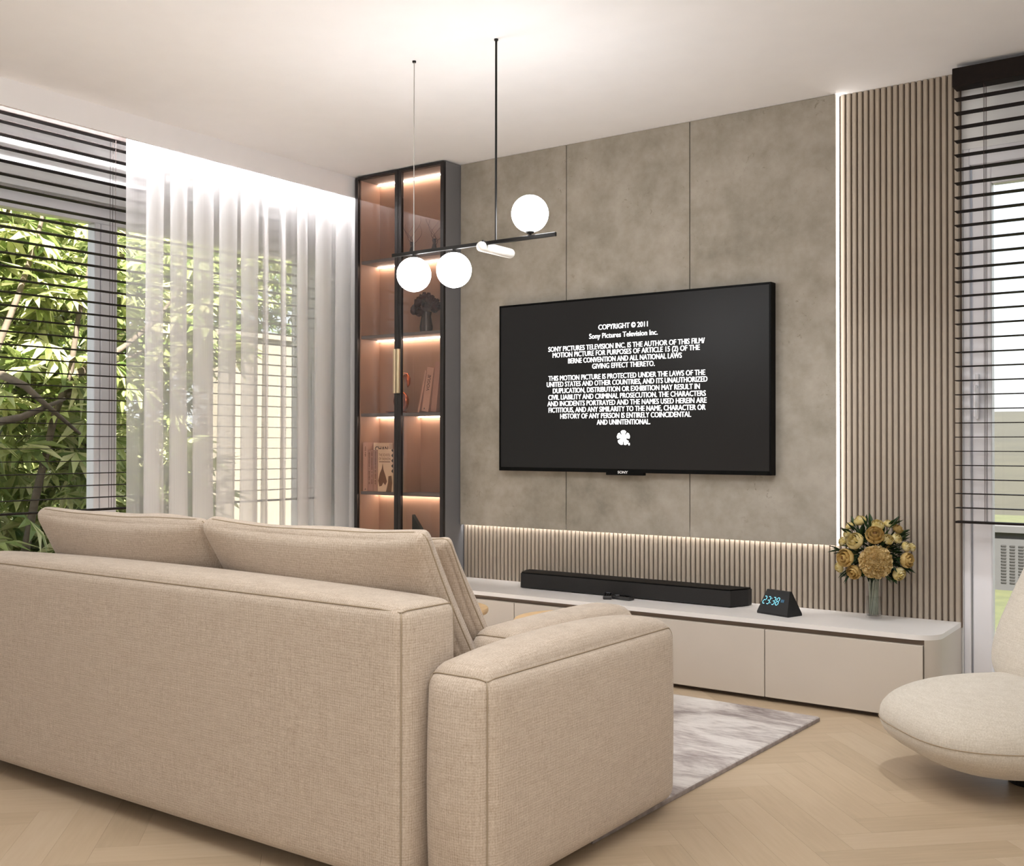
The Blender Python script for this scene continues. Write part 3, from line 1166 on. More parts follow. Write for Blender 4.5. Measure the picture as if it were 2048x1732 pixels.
def bouquet():
    root = empty('flower_bouquet', (VX, VY, VZ + 0.012), 0, 'round bouquet of cream roses around one large carnation in the vase', 'bouquet')
    # axes: right (world x), towards the viewer (camera back direction), up
    to_cam = Vector((CP.x - VX, CP.y - VY, 0)).normalized()
    side = Vector((-to_cam.y, to_cam.x, 0))
    C = Vector((0, 0, 0.25)) + to_cam * 0.03
    kx = 1 / 2175.2 * (Vector((VX, VY, 0.58)) - CP).dot(CF)     # metres per picture pixel at the vase
    def at(px, py, d):
        return C + side * ((px - 1750) * kx) + Vector((0, 0, (1145 - py) * kx)) + to_cam * d
    roses = [  # px, py, depth, radius, kind
        (1724, 1080, 0.00, 0.026, 'a'), (1704, 1092, -0.02, 0.019, 'a'), (1757, 1087, 0.03, 0.028, 'a'), (1778, 1085, 0.01, 0.020, 'a'),
        (1796, 1096, 0.00, 0.022, 'b'), (1752, 1106, 0.085, 0.036, 'c'), (1714, 1118, 0.07, 0.036, 'a'), (1777, 1113, 0.07, 0.023, 'a'),
        (1794, 1112, 0.04, 0.022, 'a'), (1690, 1122, 0.02, 0.020, 'a'), (1699, 1107, 0.01, 0.017, 'a'), (1811, 1128, 0.04, 0.021, 'a'), (1822, 1130, 0.01, 0.018, 'a'),
        (1697, 1152, 0.075, 0.036, 'c'), (1812, 1154, 0.055, 0.031, 'b'), (1684, 1174, 0.03, 0.022, 'a'), (1713, 1180, 0.07, 0.030, 'b'), (1798, 1182, 0.05, 0.029, 'a'),
        (1740, 1110, -0.06, 0.026, 'a'), (1775, 1130, -0.07, 0.028, 'b'), (1712, 1140, -0.07, 0.028, 'a')]
    meshes = {}
    for k, (kind, op, pet) in {'a': ('rose', 0.8, (5, 7, 8)), 'b': ('rose_b', 1.0, (5, 7, 9)), 'c': ('rose_b', 1.1, (4, 7, 9))}.items():
        o = rose_bm(1.0, pet, op, ord(k)).build('rose', M[kind], None, smooth=True)
        meshes[k] = o.data
        bpy.data.objects.remove(o)
    core = MB().lathe([(0, -0.5), (0.32, -0.3), (0.36, 0.1), (0.2, 0.42), (0, 0.5)], 10).build('rose_heart', M['rose_core'], None, smooth=True)
    core_me = core.data
    bpy.data.objects.remove(core)
    for px, py, d, r, k in roses:
        p = at(px, py, d)
        out = (p - C + to_cam * 0.05 + Vector((0, 0, 0.02))).normalized()
        q = out.to_track_quat('Z', 'Y').to_euler()
        f = share('rose', meshes[k], root, p, q, r)
        if k == 'c':
            share('rose_heart', core_me, f)
    # large carnation head: a ball of small ruffled petals
    rr = random.Random(3)
    mb = MB()
    R = 0.066
    n = 620
    for i in range(n):
        z = 1 - 2 * (i + 0.5) / n
        ph = i * 2.39996
        d = Vector((sqrt(1 - z * z) * cos(ph), sqrt(1 - z * z) * sin(ph), z))
        t = d.cross(Vector((rr.uniform(-1, 1), rr.uniform(-1, 1), rr.uniform(-1, 1)))).normalized()
        b = d.cross(t)
        r0 = R * rr.uniform(0.86, 1.0)
        s = 0.0062 * rr.uniform(0.8, 1.25)
        mb.add([d * (r0 - 0.012), d * r0 + t * s + b * s * 0.3, d * (r0 + 0.003) + b * s * 0.7, d * r0 - t * s + b * s * 0.2, d * (r0 - 0.002) - b * s * 0.6], [(0, 1, 2), (0, 2, 3), (0, 3, 4), (0, 4, 1)])
    mb.lathe([(0, -R * 0.9), (R * 0.6, -R * 0.66), (R * 0.88, 0), (R * 0.6, R * 0.66), (0, R * 0.9)], 16)
    mb.build('carnation', M['mum'], root, loc=at(1754, 1157, 0.105))
    # leaf sprays
    lm = MB()
    lm.add([(0, 0, 0), (0.006, 0.012, 0.002), (0.007, 0.026, 0.002), (0, 0.046, -0.003), (-0.007, 0.026, 0.002), (-0.006, 0.012, 0.002), (0, 0.02, -0.002)], [(0, 1, 6), (1, 2, 6), (2, 3, 6), (3, 4, 6), (4, 5, 6), (5, 0, 6)])
    lo = lm.build('leaf', M['bq_leaf'])
    lme = lo.data
    bpy.data.objects.remove(lo)
    tips = [(1680, 1136), (1688, 1140), (1700, 1098), (1712, 1088), (1738, 1084), (1744, 1090), (1788, 1080), (1793, 1078), (1806, 1102), (1812, 1106), (1808, 1118), (1792, 1165), (1810, 1172), (1816, 1176), (1782, 1190), (1790, 1196), (1776, 1186), (1692, 1186), (1704, 1192), (1727, 1182), (1772, 1104), (1730, 1100), (1690, 1160), (1686, 1146)]
    for px, py in tips:
        for k in range(4):
            p = at(px + rr.uniform(-6, 6), py + rr.uniform(-6, 6), rr.uniform(-0.03, 0.06))
            d = (p - C + Vector((rr.uniform(-.05, .05), rr.uniform(-.05, .05), rr.uniform(-.04, .04)))).normalized()
            share('leaf', lme, root, p - d * 0.03, d.to_track_quat('Y', 'Z').to_euler(), rr.uniform(0.9, 1.35))
    # dense inner greenery nobody could count
    mb = MB()
    for i in range(420):
        d = Vector((rr.gauss(0, 1), rr.gauss(0, 1), rr.gauss(0, 1))).normalized()
        if d.y > 0:
            d.y *= 0.5
        p = C + Vector((d.x * 0.098, d.y * 0.098, d.z * 0.088)) * rr.uniform(0.55, 1.0)
        e = (d + Vector((rr.uniform(-.6, .6), rr.uniform(-.6, .6), rr.uniform(-.6, .6)))).normalized()
        mt = Matrix.Translation(p) @ e.to_track_quat('Y', 'Z').to_matrix().to_4x4() @ Matrix.Scale(rr.uniform(0.7, 1.1), 4)
        mb.add([v.co for v in lme.vertices], [tuple(q.vertices) for q in lme.polygons], mt)
    tag(mb.build('greenery', M['bq_leaf'], root), kind='stuff')
    for i in range(11):
        a = i * 2.4
        p0 = Vector((0.014 * cos(a), 0.014 * sin(a), 0.002))
        p1 = Vector((0.017 * cos(a + 0.8), 0.017 * sin(a + 0.8), 0.15))
        p2 = Vector((0.05 * cos(a + 1.2), 0.05 * sin(a + 1.2), 0.22))
        MB().tube([p0, p0.lerp(p1, 0.5), p1, p2], 0.0042, 6).build('stem', M['stem'], root, smooth=True)


bouquet()

# ------------------------------------------------------------------ display cabinet
CX0, CX1, CY0, CY1 = 0.269, 0.896, -0.200, -0.004
SHELF = [0.335, 0.762, 1.187, 1.612, 2.022]
CT = CEIL - 0.004


def cabinet():
    root = empty('display_cabinet', (CX0, 0, 0), 0, 'tall graphite display cabinet with tinted glass doors and lit shelves', 'cabinet')
    inv = Matrix.Translation((-CX0, 0, 0))
    def ch(o, p=None):
        o.parent = p or root
        if p is None:
            o.matrix_parent_inverse = inv
        return o
    yd = CY0 + 0.02
    ch(MB().box(CX1 - 0.02, CX1, yd, CY1, 0.0, CT, 0.001).build('side_panel', M['cab']))
    ch(MB().box(CX0, CX0 + 0.02, yd, CY1, 0.0, CT, 0.001).build('side_panel', M['cab']))
    ch(MB().box(CX0 + 0.02, CX1 - 0.02, -0.03, CY1, 0.0, CT).build('back_panel', M['cab_in']))
    ch(MB().box(CX0 + 0.02, CX0 + 0.028, yd, -0.03, 0.08, CT - 0.02).build('inner_lining', M['cab_in']))
    ch(MB().box(CX1 - 0.028, CX1 - 0.02, yd, -0.03, 0.08, CT - 0.02).build('inner_lining', M['cab_in']))
    ch(MB().box(CX0 + 0.02, CX1 - 0.02, yd, -0.03, CT - 0.02, CT, 0).build('top_panel', M['cab']))
    ch(MB().box(CX0 + 0.02, CX1 - 0.02, yd, -0.03, 0.0, 0.08, 0).build('base_panel', M['cab']))
    for z in SHELF:
        ch(MB().box(CX0 + 0.028, CX1 - 0.028, yd + 0.003, -0.03, z - 0.017, z, 0.001).build('shelf', M['cab']))
    # middle partition in the fourth compartment
    ch(MB().box(0.588, 0.602, yd + 0.012, -0.03, SHELF[1], SHELF[2] - 0.017, 0.001).build('partition', M['cab_in']))
    for z, split in ((CT - 0.02, 0), (SHELF[4] - 0.017, 0), (SHELF[3] - 0.017, 0), (SHELF[2] - 0.017, 1), (SHELF[1] - 0.017, 0), (SHELF[0] - 0.017, 0)):
        mb = MB()
        for a, b in (((CX0 + 0.032, 0.586), (0.604, CX1 - 0.032)) if split else ((CX0 + 0.032, CX1 - 0.032),)):
            mb.box(a, b, -0.052, -0.040, z - 0.006, z - 0.0005)
        ch(mb.build('shelf_light', M['led_shelf']))
    for x0, x1, hx in ((CX0, 0.5815, 0.565), (0.5845, CX1, 0.588)):
        mb = MB()
        zb, zt, s = 0.03, CT - 0.004, 0.022
        for b in ((x0, x0 + s, CY0, yd - 0.001, zb, zt), (x1 - s, x1, CY0, yd - 0.001, zb, zt), (x0 + s, x1 - s, CY0, yd - 0.001, zb, zb + s), (x0 + s, x1 - s, CY0, yd - 0.001, zt - 0.014, zt)):
            mb.box(*b, 0.0008)
        dr = ch(mb.build('door', M['cab_dark']))
        ch(MB().box(x0 + s, x1 - s, CY0 + 0.008, CY0 + 0.012, zb + s, zt - 0.014).build('glass', M['cab_glass']), dr)
        ch(MB().box(hx, hx + 0.0155, CY0 - 0.018, CY0, 1.29, 1.525, 0.002).build('handle', M['brass']), dr)


cabinet()


# things on the cabinet shelves
def book(x0, x1, y0, y1, z0, h, mat, label, group, lean=0.0, spine_text=None, face='spine'):
    """standing book; spine (or front cover) towards -Y"""
    root = empty('book', (x0, y0, z0), 0, label, 'book', group)
    w, d = x1 - x0, y1 - y0
    root.rotation_euler = (0, lean, 0)
    root.location.z += w * sin(lean)
    t = 0.0018
    if face == 'spine':
        mb = MB().box(0, t, 0, d, 0, h).box(w - t, w, 0, d, 0, h).box(t, w - t, 0, t, 0, h)
        pg = MB().box(t, w - t, t, d - 0.004, 0.002, h - 0.003)
    else:
        mb = MB().box(0, w, 0, t, 0, h).box(0, w, d - t, d, 0, h).box(0, t, t, d - t, 0, h)
        pg = MB().box(t, w - 0.003, t, d - t, 0.002, h - 0.003)
    mb.build('cover', mat, root)
    pg.build('pages', M['page'], root)
    return root, w, d, h


def spine_print(root, w, h, s, a, b, mat, cap):
    """text running up the spine between heights a and b"""
    vs, fs = text_mesh(s, 0.01)
    x0, x1 = min(p.x for p in vs), max(p.x for p in vs)
    k = (b - a) / (x1 - x0)
    y0, y1 = min(p.y for p in vs), max(p.y for p in vs)
    ky = cap / (y1 - y0)
    MB().add([(w / 2 + cap / 2 - (p.y - y0) * ky, -0.0006, a + (p.x - x0) * k) for p in vs], fs).build('spine_print', mat, root)


def spine_marks(root, w, z0, z1, rows, mat):
    """lettering too small to read in the photograph: short dark strokes up the spine"""
    rr = random.Random(int(w * 1e5))
    mb = MB()
    for k in range(rows):
        xc = w * (k + 0.5) / rows
        h = min(0.010, w / rows * 0.62)
        z = z0
        while z < z1:
            t = rr.choice((0.003, 0.004, 0.005))
            if rr.random() > 0.14:
                a = rr.uniform(0.6, 1.0) * h / 2
                mb.add([(xc - a, -0.0006, z), (xc + a, -0.0006, z), (xc + a, -0.0006, z + t), (xc - a, -0.0006, z + t)], [(0, 1, 2, 3)])
            z += t + 0.0022
    tag(mb.build('spine_print', mat, root), kind='stuff')


zs4, zs3 = SHELF[1] + 0.0005, SHELF[2] + 0.0005
b1 = book(0.305, 0.339, -0.168, -0.06, zs4, 0.267, M['book_a'], 'tall pale mauve book spine standing outermost of the upright shelf books', None)
spine_marks(b1[0], b1[1], 0.19, 0.25, 1, M['ink_soft'])
MB().add([(0.012, -0.0006, 0.008), (0.022, -0.0006, 0.008), (0.017, -0.0006, 0.016)], [(0, 1, 2)]).build('spine_mark', M['ink'], b1[0])
b2 = book(0.342, 0.455, -0.125, -0.095, zs4, 0.264, M['book_b'], 'cream book facing front with CHAN on its cover, behind the other shelf books', None, face='cover')
mb = MB()
text_xz(mb, 'CHAN', 0.012, 0.108, 0.233, 0.022, -0.0006, 0.02)
mb.build('cover_print', M['ink'], b2[0])
b3 = book(0.342, 0.380, -0.168, -0.129, zs4, 0.226, M['book_c'], 'taupe book with two rows of dark spine print, next to the tall mauve book', None)
spine_marks(b3[0], b3[1], 0.04, 0.215, 2, M['ink_soft'])
b4 = book(0.3825, 0.411, -0.168, -0.129, zs4, 0.226, M['book_c'], 'slimmer taupe lettered book beside the illustrated cover', None)
spine_marks(b4[0], b4[1], 0.04, 0.215, 1, M['ink_soft'])
b5 = book(0.4135, 0.524, -0.168, -0.15, zs4, 0.230, M['book_b'], 'THE SCHOOL OF FASHION book facing front, cover with sketched figure', None, face='cover')
mb = MB()
text_xz(mb, 'THE SCHOOL', 0.008, 0.092, 0.199, 0.014, -0.0006, 0.005)
text_xz(mb, 'OF FASHION', 0.008, 0.092, 0.178, 0.014, -0.0006, 0.005)
mb.build('cover_print', M['ink_soft'], b5[0])
mb = MB().box(0.01, 0.09, -0.0007, -0.0001, 0.160, 0.164)
# sketched dress figure
fig = [(0.036, 0.155), (0.042, 0.12), (0.058, 0.085), (0.068, 0.055), (0.055, 0.035), (0.042, 0.05), (0.03, 0.032), (0.012, 0.028), (0.004, 0.06), (0.016, 0.1), (0.03, 0.125)]
mb.add([(p, -0.0006, q) for p, q in fig], [tuple(range(len(fig)))])
fig = [(0.06, 0.0), (0.1, 0.0), (0.106, 0.05), (0.1, 0.088), (0.078, 0.085), (0.075, 0.05)]
mb.add([(p, -0.0005, q) for p, q in fig], [tuple(range(len(fig)))])
mb.build('cover_drawing', M['ink_soft'], b5[0])
# dark scalloped fore-edge band on the cover
mb = MB()
for k in range(5):
    zc = 0.225 - k * 0.028
    mb.add([(0.1105, -0.0007, zc - 0.011), (0.102, -0.0007, zc - 0.006), (0.099, -0.0007, zc), (0.102, -0.0007, zc + 0.004), (0.1105, -0.0007, min(0.23, zc + 0.011))], [(0, 1, 2, 3, 4)])
mb.build('cover_edge', M['ink'], b5[0])

l1 = book(0.688, 0.6995, -0.16, -0.06, zs3, 0.225, M['book_a'], 'thin pale book leaning outermost on the shelf with the bird', None, lean=0.235)
l2 = book(0.7165, 0.763, -0.16, -0.06, zs3 - 0.000, 0.235, M['book_a'], 'thick pale mauve leaning book with dark lettering up its spine', None, lean=0.17)
spine_print(l2[0], l2[1], l2[3], 'VOGUE', 0.11, 0.195, M['ink'], 0.020)
MB().add([(0.012, -0.0006, 0.012), (0.022, -0.0006, 0.012), (0.017, -0.0006, 0.022)], [(0, 1, 2)]).build('spine_mark', M['ink'], l2[0])
l3 = book(0.779, 0.815, -0.16, -0.06, zs3, 0.262, M['book_c'], 'tall taupe leaning book against the cabinet side wall', None, lean=0.12)

# copper bird
root = empty('bird_figurine', (0.535, -0.12, zs3), 0, 'glossy copper bird figurine behind the brass cabinet handle', 'figurine')
MB().lathe([(0, 0), (0.034, 0), (0.034, 0.006), (0.012, 0.012), (0, 0.012)], 20).build('base', M['copper'], root, smooth='auto')
body = []
for k in range(15):
    a = -pi * 0.55 + pi * 1.75 * k / 14
    body.append((0.0 + 0.038 * cos(a), 0, 0.058 + 0.045 * sin(a)))
MB().tube(body, 0.015, 12, taper=lambda t: 0.55 + 0.6 * sin(pi * min(1, t * 1.05))).build('body', M['copper'], root, smooth=True)
neck = [(-0.028, 0, 0.09), (-0.014, 0, 0.125), (0.0, 0, 0.16), (0.012, 0, 0.195), (0.026, 0, 0.21), (0.04, 0, 0.204), (0.05, 0, 0.182), (0.054, 0, 0.155), (0.05, 0, 0.138)]
MB().tube(neck, 0.012, 12, taper=lambda t: 0.6 + 0.75 * math.exp(-((t - 0.72) / 0.16) ** 2) - 0.45 * max(0, t - 0.86) / 0.14).build('neck', M['copper'], root, smooth=True)

root = empty('trinket_dish', (0.475, -0.13, zs3), 0, 'small shallow copper dish beside the bird figurine', 'dish')
MB().lathe([(0, 0), (0.012, 0), (0.03, 0.007), (0.03, 0.009), (0.011, 0.003), (0, 0.003)], 20).build('bowl', M['copper'], root, smooth='auto')

# dark dried bouquet on the second shelf
root = empty('dried_bouquet', (0.705, -0.11, SHELF[3] + 0.0005), 0, 'dark dried flower bunch in a dark vase inside the cabinet', 'bouquet')
MB().lathe([(0, 0), (0.032, 0), (0.036, 0.03), (0.026, 0.085), (0.03, 0.11), (0.026, 0.11), (0.022, 0.085), (0, 0.02)], 20).build('vase', M['dark_vase'], root, smooth='auto')
rr = random.Random(11)
o = rose_bm(1.0, (5, 7), 0.9, 5).build('blossom', M['dark_petal'])
bme = o.data
bpy.data.objects.remove(o)
for i in range(16):
    a, t = i * 2.4, sqrt((i + 0.5) / 16)
    p = Vector((0.085 * t * cos(a), 0.045 * t * sin(a), 0.195 - 0.075 * t * t + rr.uniform(-0.012, 0.012)))
    d = (p - Vector((0, 0, 0.1))).normalized()
    share('blossom', bme, root, p, d.to_track_quat('Z', 'Y').to_euler(), 0.03)
    MB().tube([(0.006 * cos(a), 0.006 * sin(a), 0.04), (p.x * 0.4, p.y * 0.4, 0.12), tuple(p)], 0.0015, 5).build('stem', M['twig'], root)

# dry twigs on the top shelf
for nm, cx, lb in (('dry_twig', 0.60, 'curly dry twigs in a slim bud vase behind the cabinet door stiles'), ('dry_twig', 0.755, 'looped dry twigs in a slim bud vase in the topmost compartment')):
    root = empty(nm, (cx, -0.105, SHELF[4] + 0.0005), 0, lb, 'dried twigs')
    MB().lathe([(0, 0), (0.016, 0), (0.018, 0.02), (0.008, 0.06), (0.01, 0.085), (0.007, 0.085), (0.005, 0.06), (0, 0.01)], 14).build('bud_vase', M['dark_vase'], root, smooth='auto')
    for k in range(5):
        a = -0.9 + 0.45 * k + (0.2 if cx > 0.7 else 0)
        pts = [(0.004 * sin(a), 0, 0.03)]
        for s in range(1, 10):
            t = s / 9
            pts.append((0.09 * t * sin(a) + 0.012 * sin(6 * t + k), 0.02 * sin(3 * t + k * 1.7), 0.06 + (0.14 + 0.03 * cos(k * 2)) * t * cos(a * 0.8)))
        MB().tube(pts, 0.0016, 5, taper=lambda t: 1.1 - 0.6 * t).build('twig', M['twig'], root, smooth=True)

# black triangular ornament in the lowest visible compartment
root = empty('triangular_ornament', (0.665, -0.11, SHELF[0] + 0.0005), 0, 'black pointed triangular ornament on the shelf just above the sofa cushion', 'ornament')
MB().prism([(-0.045, 0.012), (0.19, 0.012), (-0.045, 0.308)], -0.012, 0.012, 'y').build('blade', M['tv_body'], root)
MB().box(-0.05, 0.195, -0.03, 0.03, 0, 0.012, 0.002).build('base', M['tv_body'], root)


# ------------------------------------------------------------------ pendant lamp
def pendant():
    LY = -1.38
    root = empty('pendant_lamp', (2.0, LY, CEIL), 0, 'black bar pendant lamp with three lit globe shades hanging from the ceiling', 'lamp')
    inv = Matrix.Translation((-2.0, -LY, -CEIL))
    def ch(o, p=None):
        o.parent = p or root
        if p is None:
            o.matrix_parent_inverse = inv
        return o
    zb = 1.752
    ch(MB().box(1.607, 2.367, LY - 0.005, LY + 0.005, zb - 0.007, zb + 0.007, 0.001).build('bar', M['black_metal']))
    ch(MB().tube([(2.107, LY, zb), (2.107, LY, CEIL)], 0.0042, 8).build('rod', M['black_metal']))
    ch(MB().tube([(1.716, LY, zb), (1.716, LY, CEIL)], 0.0018, 6).build('suspension_cable', M['steel']))
    for x in (1.716, 2.107):
        ch(MB().lathe([(0, 0), (0.0075, 0), (0.0075, -0.006), (0, -0.006)], 14, Matrix.Translation((x, LY, CEIL))).build('ceiling_fixing', M['black_metal']))
    r = 0.0655
    for gx, gz, up in ((1.717, 1.669, 0), (1.913, 1.668, 0), (2.257, 1.836, 1)):
        prof = [(r * sin(pi * k / 20), -r * cos(pi * k / 20)) for k in range(21)]
        prof[0], prof[-1] = (0, -r), (0, r)
        s = 1 if up else -1
        g = ch(MB().lathe(prof, 32, Matrix.Translation((gx, LY, gz))).build('globe_shade', M['globe'], None, smooth=True))
        z0, z1 = (zb + 0.005, gz - r + 0.004) if up else (gz + r - 0.004, zb - 0.005)
        ch(MB().tube([(gx, LY, min(z0, z1)), (gx, LY, max(z0, z1))], 0.006, 10).build('stem', M['black_metal']))
        zc = gz - s * (r - 0.003)
        ch(MB().lathe([(0, 0), (0.016, 0), (0.013, -s * 0.007), (0, -s * 0.007)], 18, Matrix.Translation((gx, LY, zc))).build('globe_holder', M['black_metal']))
    # unlit opal capsule across the bar
    pts, rad = [], 0.0185
    L0, L1 = LY - 0.03, LY + 0.185
    n = 7
    vs = []
    prof = [(rad * sin(pi / 2 * k / n), L0 + rad - rad * cos(pi / 2 * k / n)) for k in range(n + 1)] + [(rad * cos(pi / 2 * k / n), L1 - rad + rad * sin(pi / 2 * k / n)) for k in range(n + 1)]
    prof[0], prof[-1] = (0, L0), (0, L1)
    mt = Matrix.Translation((2.05, 0, zb - 0.012)) @ Matrix.Rotation(-pi / 2, 4, 'X')
    ch(MB().lathe(prof, 20, mt).build('capsule_shade', M['opal'], None, smooth=True))
    ch(MB().tube([(2.05, LY, zb - 0.007), (2.05, LY, zb + 0.012)], 0.006, 10).build('stem', M['black_metal']))


pendant()


# ------------------------------------------------------------------ rug and coffee tables
rz = radians(-1.2)
root = empty('rug', (3.003, -1.376, 0.0005), rz, 'grey and ivory abstract rug lying under the sofa and coffee tables', 'rug')
MB().box(-2.15, 0, -0.775, 0.775, 0, 0.016, 0.003).build('pile', M['rug'], root)
MB().box(-0.003, 0.003, -0.775, 0.775, 0, 0.0125, 0.001).build('bound_edge', plain('rug_binding', srgb(150, 138, 132), 0.95, var=0.25, nscale=30), root)


def coffee_table(name, c, r, h, label):
    root = empty(name, (c[0], c[1], 0.017), 0, label, 'table', 'round oak coffee tables')
    h -= 0.017
    MB().lathe([(0, h - 0.022), (r - 0.004, h - 0.022), (r, h - 0.016), (r, h - 0.004), (r - 0.003, h), (0, h)], 48).build('tabletop', M['table_wood'], root, smooth='auto')
    for k in range(3):
        a = k * 2 * pi / 3 + 2.75
        rr_ = r * 0.86
        MB().tube([(rr_ * cos(a), rr_ * sin(a), 0.0), (rr_ * cos(a), rr_ * sin(a), h - 0.022)], 0.009, 10).build('leg', M['black_metal'], root, smooth='auto')
    pts = [(r * 0.86 * cos(2 * pi * k / 32), r * 0.86 * sin(2 * pi * k / 32), h - 0.03) for k in range(32)]
    MB().tube(pts, 0.007, 6, closed=True).build('ring', M['black_metal'], root, smooth=True)


coffee_table('coffee_table', (2.242, -1.043), 0.24, 0.36, 'larger round oak coffee table with black frame nearest the sofa arm')
coffee_table('coffee_table', (1.515, -1.0), 0.22, 0.335, 'smaller round oak coffee table mostly hidden behind the sofa cushions')


# ------------------------------------------------------------------ sofa
def sofa():
    root = empty('sofa', (1.95, -2.3, 0.0), 0, 'oat-coloured woven sofa seen from behind, low back and block arms', 'sofa')
    inv = Matrix.Translation((-1.95, 2.3, 0.0))
    def ch(o):
        o.parent = root
        o.matrix_parent_inverse = inv
        return o
    f = M['sofa']
    ch(soft_part('backrest', f, None, (1.8915, -2.64, 0.351), (0.967, 0.098, 0.309), 0.03, (0.014, 0.009, 0.026), (40, 8, 16), edges=UPPER_EDGES))
    for x in (2.958, 0.82):
        ch(soft_part('arm', f, None, (x, -2.238, 0.279), (0.092, 0.438, 0.246), 0.042, (0.017, 0.03, 0.042), (8, 24, 14), edges=UPPER_EDGES))
    ch(soft_part('seat_base', f, None, (1.8915, -2.17, 0.165), (0.962, 0.36, 0.105), 0.025, (0, 0, 0), (30, 10, 4)))
    for x in (1.408, 2.375):
        ch(soft_part('seat_cushion', f, None, (x, -2.165, 0.345), (0.474, 0.365, 0.068), 0.03, (0.002, 0.006, 0.012), (16, 14, 4), edges=[e for e in ALL_EDGES if e[0] != 2]))
    for x, y in ((2.93, -1.98), (2.93, -2.58), (0.85, -2.58), (0.85, -1.98)):
        zf = 0.0005 if y < -2.3 else 0.017
        ch(MB().box(x - 0.03, x + 0.03, y - 0.03, y + 0.03, zf, 0.062, 0.003).build('leg', M['black_wood']))


sofa()

GC = 'loose oat back cushions on the sofa'


def cushion(name, c, half, lean, label, dome, r=0.05, group=GC, rz=0.0, ears=0.012):
    root = empty(name, (c[0], c[1], c[2]), 0, label, 'cushion', group)
    from mathutils import Euler
    def post(o, p):
        # corners pulled out, sides slightly hollow; soft sag
        k = (p[0] * p[0]) * (p[2] * p[2])
        o = o + Vector((p[0] * ears * k, 0, p[2] * ears * k))
        w = noise.noise(Vector((o.x * 4 + c[0] * 3, o.y * 4, o.z * 4))) * 0.006
        return o + Vector((0, p[1] * w * 1.5, w))
    soft_part('body', M['sofa'], root, (0, 0, 0), half, r, dome, (22, 6, 14), rot=Euler((lean, 0, rz)), post=post, rim=True)


cushion('back_cushion', (1.568, -2.4553, 0.615), (0.398, 0.026, 0.218), radians(31), 'long back cushion at the window end of the sofa', (0.004, 0.058, 0.0), r=0.024)
cushion('back_cushion', (2.386, -2.4553, 0.615), (0.388, 0.026, 0.218), radians(31), 'long back cushion overlapping the sofa corner, nearest the camera', (0.004, 0.058, 0.0), r=0.024)
cushion('scatter_cushion', (2.475, -2.258, 0.601), (0.205, 0.022, 0.200), radians(32), 'smaller cushion propped in front of the back cushion near the arm', (0.003, 0.048, 0.0), r=0.02, group=None)
o = empty('side_bolster', (2.765, -1.97, 0.482), 0, 'low bolster cushion lying along the inside of the sofa arm', 'cushion')
soft_part('body', M['sofa'], o, (0, 0, 0), (0.085, 0.315, 0.055), 0.05, (0.004, 0.02, 0.012), (6, 18, 6), edges=[(0, -1, 1), (0, 1, 1)])


# ------------------------------------------------------------------ lounge chair
def superell(hx, hy, hz, e1, e2, nu=48, nv=28, shear=(0, 0), flat=1.0):
    vs, fs = [], []
    sg = lambda v, e: math.copysign(abs(v) ** e, v)
    for i in range(nv + 1):
        b = -pi / 2 + pi * i / nv
        for j in range(nu):
            a = 2 * pi * j / nu
            cz = sg(sin(b), e1)
            cr = abs(cos(b)) ** e1
            z = hz * cz * (flat if cz < 0 else 1.0)
            vs.append(Vector((hx * cr * sg(cos(a), e2) + shear[0] * z, hy * cr * sg(sin(a), e2) + shear[1] * z, z)))
    for i in range(nv):
        for j in range(nu):
            fs.append((i * nu + j, i * nu + (j + 1) % nu, (i + 1) * nu + (j + 1) % nu, (i + 1) * nu + j))
    return vs, fs


def lounge_chair():
    root = empty('lounge_chair', (3.808, -0.933, 0.0), -0.814, 'rounded ivory boucle-like lounge chair standing before the garden door', 'armchair')
    # local frame: the sitter faces -Y
    vs, fs = superell(0.31, 0.435, 0.136, 0.885, 0.621)
    seat = MB().add(vs, fs, Matrix.Translation((0, 0, 0.180))).build('seat', M['chair'], root, smooth=True)
    pts = []
    for k in range(64):
        a = 2 * pi * k / 64
        sg = lambda v, e: math.copysign(abs(v) ** e, v)
        pts.append((0.3106 * sg(cos(a), 0.621), 0.4356 * sg(sin(a), 0.621), 0.174))
    MB().tube(pts, 0.0016, 5, closed=True).build('piping', M['seam'], seat, smooth=True)
    vs, fs = superell(0.30, 0.135, 0.31, 0.55, 0.6)
    rot = Matrix.Translation((0, 0.185, 0.50)) @ Matrix.Rotation(radians(-27), 4, 'X')
    back = MB().add(vs, fs, rot).build('backrest', M['chair'], root, smooth=True)
    pts = []
    for k in range(64):
        a = 2 * pi * k / 64
        pts.append(rot @ Vector((0.301 * sg(cos(a), 0.6), 0.0, 0.311 * sg(sin(a), 0.6))))
    MB().tube(pts, 0.0016, 5, closed=True).build('piping', M['seam'], back, smooth=True)
    MB().lathe([(0, 0.0005), (0.075, 0.0005), (0.075, 0.03), (0.06, 0.055), (0, 0.055)], 32).build('base', M['black_metal'], root)


lounge_chair()

# ------------------------------------------------------------------ outside
structure('ground_lawn', MB().box(-40, 40, 0.3, 60, -0.3, -0.1).box(-40, -0.3, -30, 0.3, -0.3, -0.1), M['lawn'])


def hills():
    vs, fs = [], []
    nx, ny = 40, 10
    for j in range(ny + 1):
        y = 14 + 60 * j / ny
        for i in range(nx + 1):
            x = -60 + 110 * i / nx
            t = j / ny
            z = -0.12 + 3.4 * (t ** 0.7) + 0.5 * noise.noise(Vector((x * 0.05, y * 0.06, 0))) * t
            vs.append((x, y, z))
    for j in range(ny):
        for i in range(nx):
            a = j * (nx + 1) + i
            fs.append((a, a + 1, a + nx + 2, a + nx + 1))
    o = structure('hills', MB().add(vs, fs), M['field'])
    o.data.shade_smooth()


hills()

